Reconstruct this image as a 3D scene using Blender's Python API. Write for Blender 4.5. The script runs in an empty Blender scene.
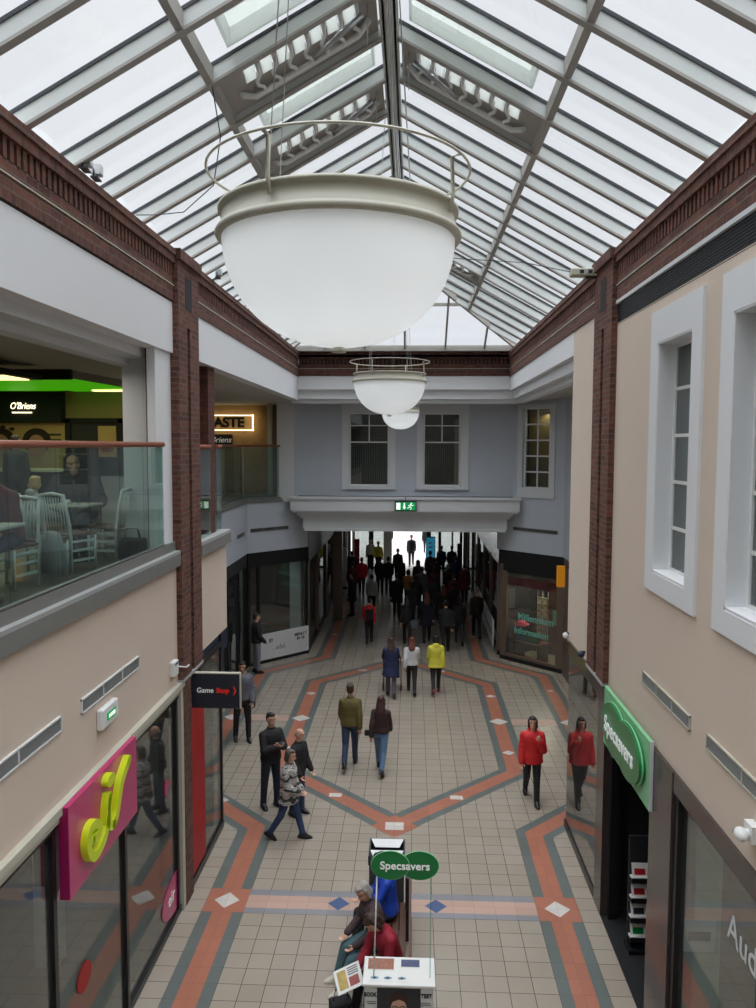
import bpy, bmesh, math, random
from mathutils import Vector, Matrix, Euler
random.seed(7)
PI = math.pi
SC = bpy.context.scene
COL = SC.collection
R = math.radians

# ------------------------------------------------------------------ materials
def lin(c):
    return tuple((v/255/12.92) if v/255 <= .04045 else ((v/255+.055)/1.055)**2.4 for v in c)

MATS = {}
def _new(name):
    m = bpy.data.materials.new(name); m.use_nodes = True
    nt = m.node_tree; b = nt.nodes['Principled BSDF']
    return m, nt, b

def mat(name, c, rough=.6, metal=0., var=.06, scale=6., bump=0., emit=None, es=1., spec=.5, coat=0.):
    """plain material with a little procedural mottling"""
    if name in MATS: return MATS[name]
    m, nt, b = _new(name); N = nt.nodes; L = nt.links
    col = lin(c)
    b.inputs['Roughness'].default_value = rough
    b.inputs['Metallic'].default_value = metal
    b.inputs['Specular IOR Level'].default_value = spec
    b.inputs['Coat Weight'].default_value = coat
    tc = N.new('ShaderNodeTexCoord'); no = N.new('ShaderNodeTexNoise')
    no.inputs['Scale'].default_value = scale; no.inputs['Detail'].default_value = 4
    L.new(tc.outputs['Object'], no.inputs['Vector'])
    mx = N.new('ShaderNodeMix'); mx.data_type = 'RGBA'
    mx.inputs[6].default_value = (*[max(0, v*(1-var)) for v in col], 1)
    mx.inputs[7].default_value = (*[min(1, v*(1+var)) for v in col], 1)
    L.new(no.outputs['Fac'], mx.inputs[0]); L.new(mx.outputs[2], b.inputs['Base Color'])
    if bump:
        bp = N.new('ShaderNodeBump'); bp.inputs['Strength'].default_value = bump
        bp.inputs['Distance'].default_value = .01
        L.new(no.outputs['Fac'], bp.inputs['Height']); L.new(bp.outputs[0], b.inputs['Normal'])
    if emit:
        b.inputs['Emission Color'].default_value = (*lin(emit), 1)
        b.inputs['Emission Strength'].default_value = es
    MATS[name] = m
    return m

def planar(nt, swap=False):
    """(x+y, z) from world position, for upright faces square to the axes"""
    N = nt.nodes; L = nt.links
    g = N.new('ShaderNodeNewGeometry'); s = N.new('ShaderNodeSeparateXYZ'); a = N.new('ShaderNodeMath')
    L.new(g.outputs['Position'], s.inputs[0])
    L.new(s.outputs[0], a.inputs[0]); L.new(s.outputs[1], a.inputs[1])
    c = N.new('ShaderNodeCombineXYZ')
    L.new(a.outputs[0], c.inputs[1 if swap else 0]); L.new(s.outputs[2], c.inputs[0 if swap else 1])
    return c.outputs[0], g, s

def brick(name, c1, c2, mortar, w=.225, h=.075, swap=False, ms=.008):
    m, nt, b = _new(name); N = nt.nodes; L = nt.links
    v, g, s = planar(nt, swap)
    t = N.new('ShaderNodeTexBrick')
    t.inputs['Scale'].default_value = 1; t.inputs['Brick Width'].default_value = w
    t.inputs['Row Height'].default_value = h; t.inputs['Mortar Size'].default_value = ms
    t.inputs['Mortar Smooth'].default_value = .2
    t.inputs['Color1'].default_value = (*lin(c1), 1); t.inputs['Color2'].default_value = (*lin(c2), 1)
    t.inputs['Mortar'].default_value = (*lin(mortar), 1)
    L.new(v, t.inputs['Vector'])
    no = N.new('ShaderNodeTexNoise'); no.inputs['Scale'].default_value = 14; no.inputs['Detail'].default_value = 5
    L.new(g.outputs['Position'], no.inputs['Vector'])
    mx = N.new('ShaderNodeMix'); mx.data_type = 'RGBA'; mx.blend_type = 'MULTIPLY'; mx.inputs[0].default_value = .6
    cr = N.new('ShaderNodeValToRGB'); cr.color_ramp.elements[0].position = .3; cr.color_ramp.elements[0].color = (.45,.42,.4,1)
    cr.color_ramp.elements[1].position = .65; cr.color_ramp.elements[1].color = (1.0,1.0,1.0,1)
    L.new(no.outputs['Fac'], cr.inputs[0]); L.new(t.outputs['Color'], mx.inputs[6]); L.new(cr.outputs[0], mx.inputs[7])
    L.new(mx.outputs[2], b.inputs['Base Color'])
    bp = N.new('ShaderNodeBump'); bp.inputs['Strength'].default_value = .6; bp.inputs['Distance'].default_value = .006
    bp.invert = True
    L.new(t.outputs['Fac'], bp.inputs['Height']); L.new(bp.outputs[0], b.inputs['Normal'])
    b.inputs['Roughness'].default_value = .85
    MATS[name] = m
    return m

def glass(name, tint=(1,1,1), refl=.08, rough=.02):
    m = bpy.data.materials.new(name); m.use_nodes = True
    nt = m.node_tree; N = nt.nodes; L = nt.links; N.clear()
    o = N.new('ShaderNodeOutputMaterial'); t = N.new('ShaderNodeBsdfTransparent'); g = N.new('ShaderNodeBsdfGlossy')
    t.inputs[0].default_value = (*tint, 1); g.inputs['Roughness'].default_value = rough
    f = N.new('ShaderNodeLayerWeight'); f.inputs[0].default_value = .5
    pw = N.new('ShaderNodeMath'); pw.operation = 'POWER'; pw.inputs[1].default_value = 5; L.new(f.outputs['Facing'], pw.inputs[0])
    ma = N.new('ShaderNodeMath'); ma.operation = 'MULTIPLY_ADD'; ma.inputs[1].default_value = 1.0-refl; ma.inputs[2].default_value = refl
    ma.use_clamp = True
    L.new(pw.outputs[0], ma.inputs[0])
    x = N.new('ShaderNodeMixShader'); L.new(ma.outputs[0], x.inputs[0]); L.new(t.outputs[0], x.inputs[1]); L.new(g.outputs[0], x.inputs[2])
    # a little dust so the pane is not perfectly clear
    d = N.new('ShaderNodeBsdfDiffuse'); d.inputs[0].default_value = (.6,.65,.64,1)
    no = N.new('ShaderNodeTexNoise'); no.inputs['Scale'].default_value = 3
    tc = N.new('ShaderNodeTexCoord'); L.new(tc.outputs['Object'], no.inputs['Vector'])
    mm = N.new('ShaderNodeMath'); mm.operation = 'MULTIPLY'; mm.inputs[1].default_value = .05; L.new(no.outputs['Fac'], mm.inputs[0])
    y = N.new('ShaderNodeMixShader'); L.new(mm.outputs[0], y.inputs[0]); L.new(x.outputs[0], y.inputs[1]); L.new(d.outputs[0], y.inputs[2])
    L.new(y.outputs[0], o.inputs[0])
    MATS[name] = m
    return m

M_RED = brick('brick_red', (124,76,60), (86,50,42), (108,92,84), ms=.01)
M_SOLD = brick('brick_soldier', (122,74,59), (86,52,44), (98,82,74), swap=True, w=.215, h=.075)
M_BROWN = brick('brick_brown', (108,60,48), (88,46,38), (70,52,46))
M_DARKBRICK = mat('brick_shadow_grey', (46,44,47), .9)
M_CREAM = mat('cream_render', (214,198,182), .8, var=.03, scale=1.5)
M_WHITE = mat('white_plaster', (228,230,232), .6, var=.02, scale=2)
M_PLUMWHITE = mat('white_paint', (226,228,226), .45, var=.02)
M_GREYBLUE = mat('grey_blue_plaster', (190,197,206), .75, var=.03, scale=1.5)
M_LGREY = mat('pale_grey_paint', (212,215,217), .6, var=.03)
M_ROOFGREY = mat('grey_painted_steel', (208,213,211), .45, var=.05, scale=3)
M_ROOFEDGE = mat('mid_grey_steel', (164,161,155), .55, var=.12, scale=5)  # darker mottled grey for flanges, purlins and hips
M_GASKET = mat('black_rubber', (52,55,60), .6)
M_STONE = mat('grey_stone_coping', (120,120,116), .7, var=.06)
M_STONEL = mat('light_stone_ledge', (158,160,158), .6, var=.05)
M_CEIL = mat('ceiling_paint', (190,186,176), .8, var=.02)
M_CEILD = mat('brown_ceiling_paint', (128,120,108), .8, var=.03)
M_BLACK = mat('black_metal', (24,25,28), .35, var=.1)
M_CHAR = mat('charcoal_panel', (40,42,48), .5)
M_GRANITE = mat('dark_brown_granite', (66,56,54), .18, var=.25, scale=60, spec=.6)
M_STEEL = mat('brushed_steel', (180,182,184), .3, metal=.9)
M_CHROME = mat('chrome', (200,202,204), .12, metal=1)
M_WOODRAIL = mat('red_brown_wood_rail', (150,84,58), .35, var=.15, scale=10)
M_BENCH = mat('brown_bench_wood', (92,62,48), .5, var=.2, scale=12)
M_GRILLE = mat('grille_grey', (142,145,143), .5)
M_GAP = mat('vent_black', (16,16,17), .8)
M_CREAMMETAL = mat('cream_metal', (192,190,174), .4, var=.03)
M_PINK = mat('magenta_sign', (190,36,108), .28, var=.04, coat=.3)
M_PINKD = mat('magenta_side', (150,18,84), .35)
M_LIME = mat('lime_letters', (196,214,30), .35, emit=(190,210,20), es=.06)
M_GREEN = mat('green_oval', (0,122,58), .3, coat=.2)
M_LGREEN = mat('pale_green_panel', (130,196,146), .45)
M_WLET = mat('white_lettering', (232,236,234), .5, emit=(235,240,235), es=.12)
M_EXITG = mat('exit_green', (0,130,72), .4, emit=(0,150,80), es=.5)
M_EXITW = mat('exit_white', (240,245,240), .4, emit=(240,250,240), es=.8)
M_GSIGN = mat('dark_slate_sign', (44,48,58), .4)
M_REDLET = mat('red_lettering', (214,44,34), .5, emit=(214,44,34), es=.25)
M_REDPOST = mat('red_window_banner', (168,18,22), .5, var=.2, scale=2)
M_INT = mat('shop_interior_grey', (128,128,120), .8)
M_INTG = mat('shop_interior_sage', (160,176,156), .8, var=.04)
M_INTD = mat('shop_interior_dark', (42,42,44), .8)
M_INTF = mat('shop_floor', (118,110,100), .35)
M_BROWNFRAME = mat('brown_shopfront_frame', (108,92,80), .5)
M_AWN = mat('dark_red_canopy', (140,36,36), .6)
M_NAVY = mat('navy_panel', (36,46,70), .45)
M_ORANGE = mat('orange_sign', (214,140,20), .5, emit=(214,140,20), es=.2)
M_TEAL = mat('teal_window_letters', (120,190,176), .5)
M_TAN = mat('tan_wall', (178,150,98), .8, var=.15, scale=5)
M_TASTE = mat('mottled_tan_feature_wall', (176,140,92), .8, var=.35, scale=5)
M_GLOW = mat('neon_white', (255,244,214), .5, emit=(255,240,200), es=2.2)
M_WARM = mat('warm_light_panel', (255,230,180), .5, emit=(255,226,160), es=1.6)
M_GREENL = mat('green_cove_light', (80,200,10), .5, emit=(84,215,10), es=.32)
M_PAPER = mat('white_paper', (222,222,218), .7, var=.04)
M_SHINYW = mat('white_laminate', (216,218,218), .3)
M_SKIN1 = mat('skin_light', (205,160,136), .55, var=.05, scale=30)
M_SKIN2 = mat('skin_tan', (176,128,104), .55, var=.05, scale=30)
M_EYE = mat('eye_dark', (34,26,24), .3)

GL_ROOF = glass('roof_glass', (.97,.985,.98), .06)
GL_BAL = glass('balustrade_glass', (.75,.88,.86), .07)
GL_SHOP = glass('shop_window_glass', (.78,.82,.80), .13)
GL_MIRR = glass('shop_window_reflective_glass', (.50,.52,.50), .38)
GL_DARK = glass('upper_window_glass', (.62,.66,.65), .1)

def frosted(name, c, tr=.5):
    m = bpy.data.materials.new(name); m.use_nodes = True
    nt = m.node_tree; N = nt.nodes; L = nt.links; N.clear()
    o = N.new('ShaderNodeOutputMaterial'); d = N.new('ShaderNodeBsdfDiffuse'); t = N.new('ShaderNodeBsdfTranslucent')
    g = N.new('ShaderNodeBsdfGlossy'); g.inputs['Roughness'].default_value = .25
    no = N.new('ShaderNodeTexNoise'); no.inputs['Scale'].default_value = 2
    mc = N.new('ShaderNodeMix'); mc.data_type = 'RGBA'
    mc.inputs[6].default_value = (*[v*.98 for v in lin(c)], 1); mc.inputs[7].default_value = (*lin(c), 1)
    L.new(no.outputs['Fac'], mc.inputs[0]); L.new(mc.outputs[2], d.inputs[0]); L.new(mc.outputs[2], t.inputs[0])
    x = N.new('ShaderNodeMixShader'); x.inputs[0].default_value = tr; L.new(d.outputs[0], x.inputs[1]); L.new(t.outputs[0], x.inputs[2])
    y = N.new('ShaderNodeMixShader'); y.inputs[0].default_value = .04; L.new(x.outputs[0], y.inputs[1]); L.new(g.outputs[0], y.inputs[2])
    L.new(y.outputs[0], o.inputs[0]); MATS[name] = m
    return m
M_BOWL = frosted('opal_acrylic', (252,253,253), .6)
M_VENTBOX = frosted('translucent_vent_lid', (240,243,240), .6)

# ------------------------------------------------------------------ mesh helpers
class MB:
    """collects shapes, links them as one mesh"""
    def __init__(s): s.bm = bmesh.new(); s.mi = 0; s.mats = []
    def use(s, m):
        if m not in s.mats: s.mats.append(m)
        s.mi = s.mats.index(m); return s
    def face(s, pts):
        f = s.bm.faces.new([s.bm.verts.new(p) for p in pts]); f.material_index = s.mi; return f
    def box(s, x0, x1, y0, y1, z0, z1):
        v = [s.bm.verts.new(p) for p in ((x0,y0,z0),(x1,y0,z0),(x1,y1,z0),(x0,y1,z0),(x0,y0,z1),(x1,y0,z1),(x1,y1,z1),(x0,y1,z1))]
        for q in ((3,2,1,0),(4,5,6,7),(0,1,5,4),(1,2,6,5),(2,3,7,6),(3,0,4,7)):
            f = s.bm.faces.new([v[i] for i in q]); f.material_index = s.mi
        return s
    def prism(s, poly, d, z0=None, z1=None):
        """poly: list of 3D points, d: extrusion vector"""
        d = Vector(d); a = [s.bm.verts.new(p) for p in poly]; b = [s.bm.verts.new(Vector(p)+d) for p in poly]
        n = len(poly)
        fs = [s.bm.faces.new(a[::-1]), s.bm.faces.new(b)]
        for i in range(n): fs.append(s.bm.faces.new([a[i], a[(i+1) % n], b[(i+1) % n], b[i]]))
        for f in fs: f.material_index = s.mi
        return s
    def wallseg(s, a, b, th, z0, z1):
        """upright slab along plan line a-b, thickness th to the left of a->b"""
        a = Vector((*a, 0)); b = Vector((*b, 0)); n = (b-a).normalized(); n = Vector((-n.y, n.x, 0))*th
        P = [a, b, b+n, a+n]
        return s.prism([(p.x, p.y, z0) for p in P], (0, 0, z1-z0))
    def beam(s, a, b, w, h, up=(0,0,1)):
        """box section from a to b, width w, height h hanging under the line a-b"""
        a = Vector(a); b = Vector(b); d = (b-a).normalized(); u = Vector(up)
        sd = d.cross(u).normalized(); u = sd.cross(d).normalized()
        P = [a+sd*w/2, a-sd*w/2, a-sd*w/2-u*h, a+sd*w/2-u*h]
        return s.prism(P, b-a)
    def tube(s, pts, r, n=8, closed=False):
        pts = [Vector(p) for p in pts]; rings = []; N = len(pts)
        ref = Vector((0,0,1))
        for i, p in enumerate(pts):
            if closed: d = pts[(i+1) % N]-pts[i-1]
            else: d = pts[min(i+1, N-1)]-pts[max(i-1, 0)]
            d.normalize()
            rr = ref if abs(d.dot(ref)) < .95 else Vector((1,0,0))
            a = d.cross(rr).normalized(); b = a.cross(d).normalized()
            rad = r[i] if isinstance(r, (list, tuple)) else r
            rings.append([s.bm.verts.new(p+(a*math.cos(2*PI*k/n)+b*math.sin(2*PI*k/n))*rad) for k in range(n)])
        m = N if closed else N-1
        for i in range(m):
            A, B = rings[i], rings[(i+1) % N]
            for k in range(n):
                f = s.bm.faces.new([A[k], A[(k+1) % n], B[(k+1) % n], B[k]]); f.material_index = s.mi; f.smooth = True
        if not closed:
            for q in (rings[0][::-1], rings[-1]):
                f = s.bm.faces.new(q); f.material_index = s.mi
        return s
    def lathe(s, prof, c=(0,0,0), n=48, cap=False):
        rings = []
        for r, z in prof:
            if r < 1e-5: rings.append([s.bm.verts.new((c[0], c[1], c[2]+z))]*n)
            else: rings.append([s.bm.verts.new((c[0]+r*math.cos(2*PI*k/n), c[1]+r*math.sin(2*PI*k/n), c[2]+z)) for k in range(n)])
        for A, B in zip(rings, rings[1:]):
            for k in range(n):
                q = []
                for v in (A[k], A[(k+1) % n], B[(k+1) % n], B[k]):
                    if v not in q: q.append(v)
                if len(q) > 2:
                    f = s.bm.faces.new(q); f.material_index = s.mi; f.smooth = True
        return s
    def ell(s, c, r, rot=None, u=14, v=9):
        c = Vector(c); M = rot.to_matrix() if isinstance(rot, Euler) else (rot or Matrix.Identity(3))
        rings = []
        for j in range(v+1):
            t = -PI/2+PI*j/v
            if j in (0, v): rings.append([s.bm.verts.new(c+M@Vector((0,0,r[2]*math.sin(t))))]*u); continue
            rings.append([s.bm.verts.new(c+M@Vector((r[0]*math.cos(t)*math.cos(2*PI*k/u), r[1]*math.cos(t)*math.sin(2*PI*k/u), r[2]*math.sin(t)))) for k in range(u)])
        for A, B in zip(rings, rings[1:]):
            for k in range(u):
                q = []
                for w in (A[k], A[(k+1) % u], B[(k+1) % u], B[k]):
                    if w not in q: q.append(w)
                f = s.bm.faces.new(q); f.material_index = s.mi; f.smooth = True
        return s
    def cone(s, a, ra, b, rb, n=12):
        """capsule with two radii"""
        a = Vector(a); b = Vector(b); d = b-a
        if d.length < 1e-6: return s.ell(a, (ra,)*3)
        d.normalize(); pts = []; rad = []
        for k in range(4):
            t = PI/2*k/3.3; pts.append(a-d*ra*math.cos(t)); rad.append(max(.0015, ra*math.sin(t)))
        pts[0] = a-d*ra
        pts.append(a); rad.append(ra); pts.append(b); rad.append(rb)
        for k in range(3, -1, -1):
            t = PI/2*k/3.3; pts.append(b+d*rb*math.cos(t)); rad.append(max(.0015, rb*math.sin(t)))
        return s.tube(pts, rad, n)
    def loft(s, secs, n=20):
        """secs: (centre, rx, ry, 3x3) ellipses"""
        rings = []
        for c, rx, ry, M in secs:
            c = Vector(c)
            rings.append([s.bm.verts.new(c+M@Vector((rx*math.cos(2*PI*k/n), ry*math.sin(2*PI*k/n), 0))) for k in range(n)])
        for A, B in zip(rings, rings[1:]):
            for k in range(n):
                f = s.bm.faces.new([A[k], A[(k+1) % n], B[(k+1) % n], B[k]]); f.material_index = s.mi; f.smooth = True
        for q in (rings[0][::-1], rings[-1]):
            f = s.bm.faces.new(q); f.material_index = s.mi
        return s
    def mesh(s, name, m=None):
        me = bpy.data.meshes.new(name)
        bmesh.ops.recalc_face_normals(s.bm, faces=s.bm.faces[:])
        s.bm.to_mesh(me); s.bm.free()
        for x in (s.mats or [m]): me.materials.append(x)
        return me
    def build(s, name, m=None, parent=None, loc=None):
        o = bpy.data.objects.new(name, s.mesh(name, m)); COL.objects.link(o)
        if parent is not None: o.parent = parent
        if loc is not None: o.location = loc
        return o

def tag(o, label=None, cat=None, group=None, kind=None):
    if label: o['label'] = label
    if cat: o['category'] = cat
    if group: o['group'] = group
    if kind: o['kind'] = kind
    return o
def struct(o): o['kind'] = 'structure'; return o
def root(name, loc=(0,0,0), rz=0):
    o = bpy.data.objects.new(name, None); COL.objects.link(o); o.location = loc; o.rotation_euler.z = rz
    o.empty_display_size = .1
    return o
def kids(o): return [c for c in COL.objects if c.parent == o]
def copy_tree(o, parent=None):
    c = o.copy(); COL.objects.link(c); c.parent = parent
    for ch in kids(o): copy_tree(ch, c)
    return c
def text(body, size, M, m, name='lettering', parent=None, ext=.004, align='CENTER', bold=0., sx=1., shear=0.):
    cu = bpy.data.curves.new(name, 'FONT'); cu.body = body; cu.size = size; cu.extrude = ext
    cu.align_x = align; cu.align_y = 'CENTER'; cu.offset = bold
    cu.shear = shear
    t = bpy.data.objects.new('tmp_text', cu); COL.objects.link(t); cu.materials.append(m)
    bpy.context.view_layer.update(); dg = bpy.context.evaluated_depsgraph_get()
    me = bpy.data.meshes.new_from_object(t.evaluated_get(dg)); bpy.data.objects.remove(t); bpy.data.curves.remove(cu)
    if not me.materials: me.materials.append(m)
    o = bpy.data.objects.new(name, me); COL.objects.link(o)
    if parent is not None: o.parent = parent
    o.matrix_local = M @ Matrix.Diagonal((sx,1,1,1))
    return o
def frame(o, xdir, ydir):
    """matrix placing text: origin o, writing along xdir, up along ydir"""
    x = Vector(xdir).normalized(); y = Vector(ydir).normalized(); z = x.cross(y)
    M = Matrix((x, y, z)).transposed().to_4x4(); M.translation = Vector(o); return M
def bevel(o, w=.006, seg=2):
    b = o.modifiers.new('bevel', 'BEVEL'); b.width = w; b.segments = seg; b.limit_method = 'ANGLE'; return o

SKY_LOW, SKY_TOP = .95, 6.2
# ------------------------------------------------------------------ camera and sky
CH = 6.66
cam = bpy.data.cameras.new('camera'); co = bpy.data.objects.new('camera', cam); COL.objects.link(co)
SC.camera = co
cam.sensor_fit = 'VERTICAL'; cam.sensor_height = 36; cam.lens = 796/1008*36; cam.clip_start = .05; cam.clip_end = 300
YAW, PIT, ROL = .04239, .07408, .00371
fwd = Vector((-math.sin(YAW)*math.cos(PIT), math.cos(YAW)*math.cos(PIT), -math.sin(PIT)))
rgt = Vector((math.cos(YAW), math.sin(YAW), 0)); upv = rgt.cross(fwd)
r2 = rgt*math.cos(ROL)+upv*math.sin(ROL); u2 = -rgt*math.sin(ROL)+upv*math.cos(ROL)
mw = Matrix((r2, u2, -fwd)).transposed().to_4x4(); mw.translation = (0, 0, CH); co.matrix_world = mw

w = bpy.data.worlds.new('overcast'); SC.world = w; w.use_nodes = True
bg = w.node_tree.nodes['Background']
N = w.node_tree.nodes; L = w.node_tree.links
tc = N.new('ShaderNodeTexCoord'); no = N.new('ShaderNodeTexNoise'); no.inputs['Scale'].default_value = 2.2; no.inputs['Detail'].default_value = 3
cr = N.new('ShaderNodeValToRGB'); cr.color_ramp.elements[0].color = (.795,.82,.885,1); cr.color_ramp.elements[1].color = (.89,.91,.955,1)
cr.color_ramp.elements[0].position = .3; cr.color_ramp.elements[1].position = .7
L.new(tc.outputs['Generated'], no.inputs['Vector']); L.new(no.outputs['Fac'], cr.inputs[0]); L.new(cr.outputs[0], bg.inputs[0])
# overcast sky: brightest overhead, as a cloudy sky is
sx_ = N.new('ShaderNodeSeparateXYZ'); L.new(tc.outputs['Generated'], sx_.inputs[0])
mr = N.new('ShaderNodeMapRange'); mr.interpolation_type = 'SMOOTHSTEP'
for i, v in ((1, .5), (2, 1.0), (3, SKY_LOW), (4, SKY_TOP)): mr.inputs[i].default_value = v
L.new(sx_.outputs[2], mr.inputs[0]); L.new(mr.outputs[0], bg.inputs[1])
SC.view_settings.view_transform = 'Standard'; SC.view_settings.look = 'None'
SC.view_settings.exposure = 0.13; SC.view_settings.gamma = 1.0; SC.view_settings.use_curve_mapping = False
SC.cycles.max_bounces = 8; SC.cycles.diffuse_bounces = 4; SC.cycles.glossy_bounces = 3; SC.cycles.transmission_bounces = 6
SC.cycles.transparent_max_bounces = 16; SC.cycles.sample_clamp_indirect = 6

def lamp(loc, sx, sy, power, col=(1,1,1), rot=(0,0,0), name='area_light'):
    l = bpy.data.lights.new(name, 'AREA'); l.shape = 'RECTANGLE'; l.size = sx; l.size_y = sy; l.energy = power; l.color = col
    o = bpy.data.objects.new(name, l); COL.objects.link(o); o.location = loc; o.rotation_euler = rot; return o

# ------------------------------------------------------------------ measurements of the place
C = -.263; XL = -3.27; XR = 2.75; YE = 22.9
Z0, Z1, Z2 = 3.3, 5.1, 7.9          # shop head, upper floor, upper ceiling
EAVE, RIDGE = 9.27, 10.93
def mx(x): return 2*C-x
def _octL(k): return [(XL,13.9),(-4.86,15.4),(-4.86,23.2),(-3.3,25.0)][k]
def octR(k): return [(XR,14.2),(4.4,15.6),(4.4,23.0),(2.76,24.6)][k]
# ================================================================== FLOOR
def floor_tiles():
    m, nt, b = _new('floor_tiles'); N = nt.nodes; L = nt.links
    g = N.new('ShaderNodeNewGeometry'); mp = N.new('ShaderNodeMapping'); mp.inputs['Location'].default_value = (2.063+.3*50, .3*50, 0)
    L.new(g.outputs['Position'], mp.inputs[0])
    t = N.new('ShaderNodeTexBrick'); t.offset = 0; t.inputs['Scale'].default_value = 1
    t.inputs['Brick Width'].default_value = .3; t.inputs['Row Height'].default_value = .3
    t.inputs['Mortar Size'].default_value = .0045; t.inputs['Mortar Smooth'].default_value = .3
    t.inputs['Color1'].default_value = (*lin((168,158,144)), 1); t.inputs['Color2'].default_value = (*lin((162,151,137)), 1)
    t.inputs['Mortar'].default_value = (*lin((70,64,60)), 1)
    L.new(mp.outputs[0], t.inputs['Vector'])
    no = N.new('ShaderNodeTexNoise'); no.inputs['Scale'].default_value = .8; no.inputs['Detail'].default_value = 5
    L.new(g.outputs['Position'], no.inputs['Vector'])
    mx_ = N.new('ShaderNodeMix'); mx_.data_type = 'RGBA'; mx_.blend_type = 'MULTIPLY'; mx_.inputs[0].default_value = .5
    cr = N.new('ShaderNodeValToRGB'); cr.color_ramp.elements[0].position = .3; cr.color_ramp.elements[0].color = (.8,.78,.76,1)
    cr.color_ramp.elements[1].position = .7; cr.color_ramp.elements[1].color = (1,1,1,1)
    L.new(no.outputs['Fac'], cr.inputs[0]); L.new(t.outputs['Color'], mx_.inputs[6]); L.new(cr.outputs[0], mx_.inputs[7])
    L.new(mx_.outputs[2], b.inputs['Base Color'])
    b.inputs['Roughness'].default_value = .25; b.inputs['Specular IOR Level'].default_value = .5
    MATS['floor_tiles'] = m; return m
def inlay(name, c, joint=.3):
    m, nt, b = _new(name); N = nt.nodes; L = nt.links
    g = N.new('ShaderNodeNewGeometry'); mp = N.new('ShaderNodeMapping'); mp.inputs['Location'].default_value = (2.063+.3*50, .3*50, 0)
    L.new(g.outputs['Position'], mp.inputs[0])
    t = N.new('ShaderNodeTexBrick'); t.offset = 0; t.inputs['Scale'].default_value = 1
    t.inputs['Brick Width'].default_value = joint; t.inputs['Row Height'].default_value = joint
    t.inputs['Mortar Size'].default_value = .0025
    k = lin(c)
    t.inputs['Color1'].default_value = (*k, 1); t.inputs['Color2'].default_value = (*[v*.88 for v in k], 1)
    t.inputs['Mortar'].default_value = (*[v*.6 for v in k], 1)
    L.new(mp.outputs[0], t.inputs['Vector']); L.new(t.outputs['Color'], b.inputs['Base Color'])
    b.inputs['Roughness'].default_value = .33; MATS[name] = m; return m
F0 = floor_tiles()
FG = inlay('inlay_grey', (104,112,108)); FO = inlay('inlay_terracotta', (176,114,92)); FW = inlay('inlay_white', (214,208,200))
FP = inlay('inlay_pink', (196,164,148)); FB = inlay('inlay_blue_grey', (142,142,146)); FBL = inlay('inlay_blue', (76,98,140))
fl = MB()
fl.use(F0); fl.box(-12, 12, -3, 43, -.3, 0)
H1, H2, H3 = .001, .002, .003
def quad(m, pts, z):
    fl.use(m); fl.face([(p[0], p[1], z) for p in pts])
def bandline(line_in, line_out):
    """stripe between two matching polylines: grey, terracotta, grey"""
    for a in range(len(line_in)-1):
        I0, I1, O0, O1 = [Vector((*p, 0)) for p in (line_in[a], line_in[a+1], line_out[a], line_out[a+1])]
        for m, s, e in ((FG, 0, .26), (FO, .26, .74), (FG, .74, 1)):
            P = [I0.lerp(O0, s), I1.lerp(O1, s), I1.lerp(O1, e), I0.lerp(O0, e)]
            quad(m, [(p.x, p.y) for p in P], H1)
YM = 18.9
def my(y): return 2*YM-y
# side stripes (left then its mirror)
for f in ((lambda p: p), (lambda p: (mx(p[0]), p[1]))):
    li = [(-2.363,-3), (-2.363,13.45), (-4.04,15.13), (-4.04,22.67), (-2.363,24.35), (-2.363,43)]
    lo = [(-2.963,-3), (-2.963,13.2), (-4.64,14.88), (-4.64,22.92), (-2.963,24.6), (-2.963,43)]
    bandline([f(p) for p in li], [f(p) for p in lo])
    # squares with white diamonds
    for y in (10.8, 2.4):
        quad(FO, [f(p) for p in ((-2.963,y),(-2.363,y),(-2.363,y+.6),(-2.963,y+.6))], H2)
        quad(FW, [f(p) for p in ((-2.85,y+.3),(-2.663,y+.1),(-2.476,y+.3),(-2.663,y+.5))], H3)
    quad(FW, [f(p) for p in ((-4.56,YM),(-4.34,YM-.22),(-4.12,YM),(-4.34,YM+.22))], H3)
    quad(FW, [f(p) for p in ((-3.62,14.35),(-3.5,14.23),(-3.38,14.35),(-3.5,14.47))], H3)
    for y in (16.4, 21.4):
        quad(FW, [f(p) for p in ((-4.44,y),(-4.34,y-.1),(-4.24,y),(-4.34,y+.1))], H3)
    for yy in (27.5, 30.5, 33.5):
        quad(FW, [f(p) for p in ((-2.78,yy),(-2.663,yy-.14),(-2.55,yy),(-2.663,yy+.14))], H3)
    # hexagon ring: half of it
    RI = [(C,13.95),(mx(1.837),16.05),(mx(1.837),my(16.05)),(C,my(13.95))]
    RO = [(C,13.1),(mx(2.437),15.8),(mx(2.437),my(15.8)),(C,my(13.1))]
    bandline([f(p) for p in RI], [f(p) for p in RO])
    a = mx(2.137)
    quad(FW, [f(p) for p in ((a-.24,YM),(a,YM-.22),(a+.24,YM),(a,YM+.22))], H3)
    for y in (16.95, my(16.95)):
        quad(FW, [f(p) for p in ((a-.14,y),(a,y-.13),(a+.14,y),(a,y+.13))], H3)
    for s in (1, -1):
        cx, cy = C-1.15, (14.68 if s > 0 else my(14.68))
        quad(FW, [f(p) for p in ((cx-.12,cy-.08),(cx+.12,cy-.08),(cx+.12,cy+.08),(cx-.12,cy+.08))], H3)
    # pale cross band between ring and side stripes
    quad(FP, [f(p) for p in ((-4.04,18.7),(mx(2.437),18.7),(mx(2.437),19.1),(-4.04,19.1))], H1)
for s in (1, -1):
    y = 13.5 if s > 0 else my(13.5)
    quad(FO, [(C-.42,y-.02),(C,y-.42),(C+.42,y-.02),(C,y+.42)], H2)
    quad(FW, [(C-.16,y-.15),(C+.16,y-.15),(C+.16,y+.13),(C-.16,y+.13)], H3)
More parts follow.
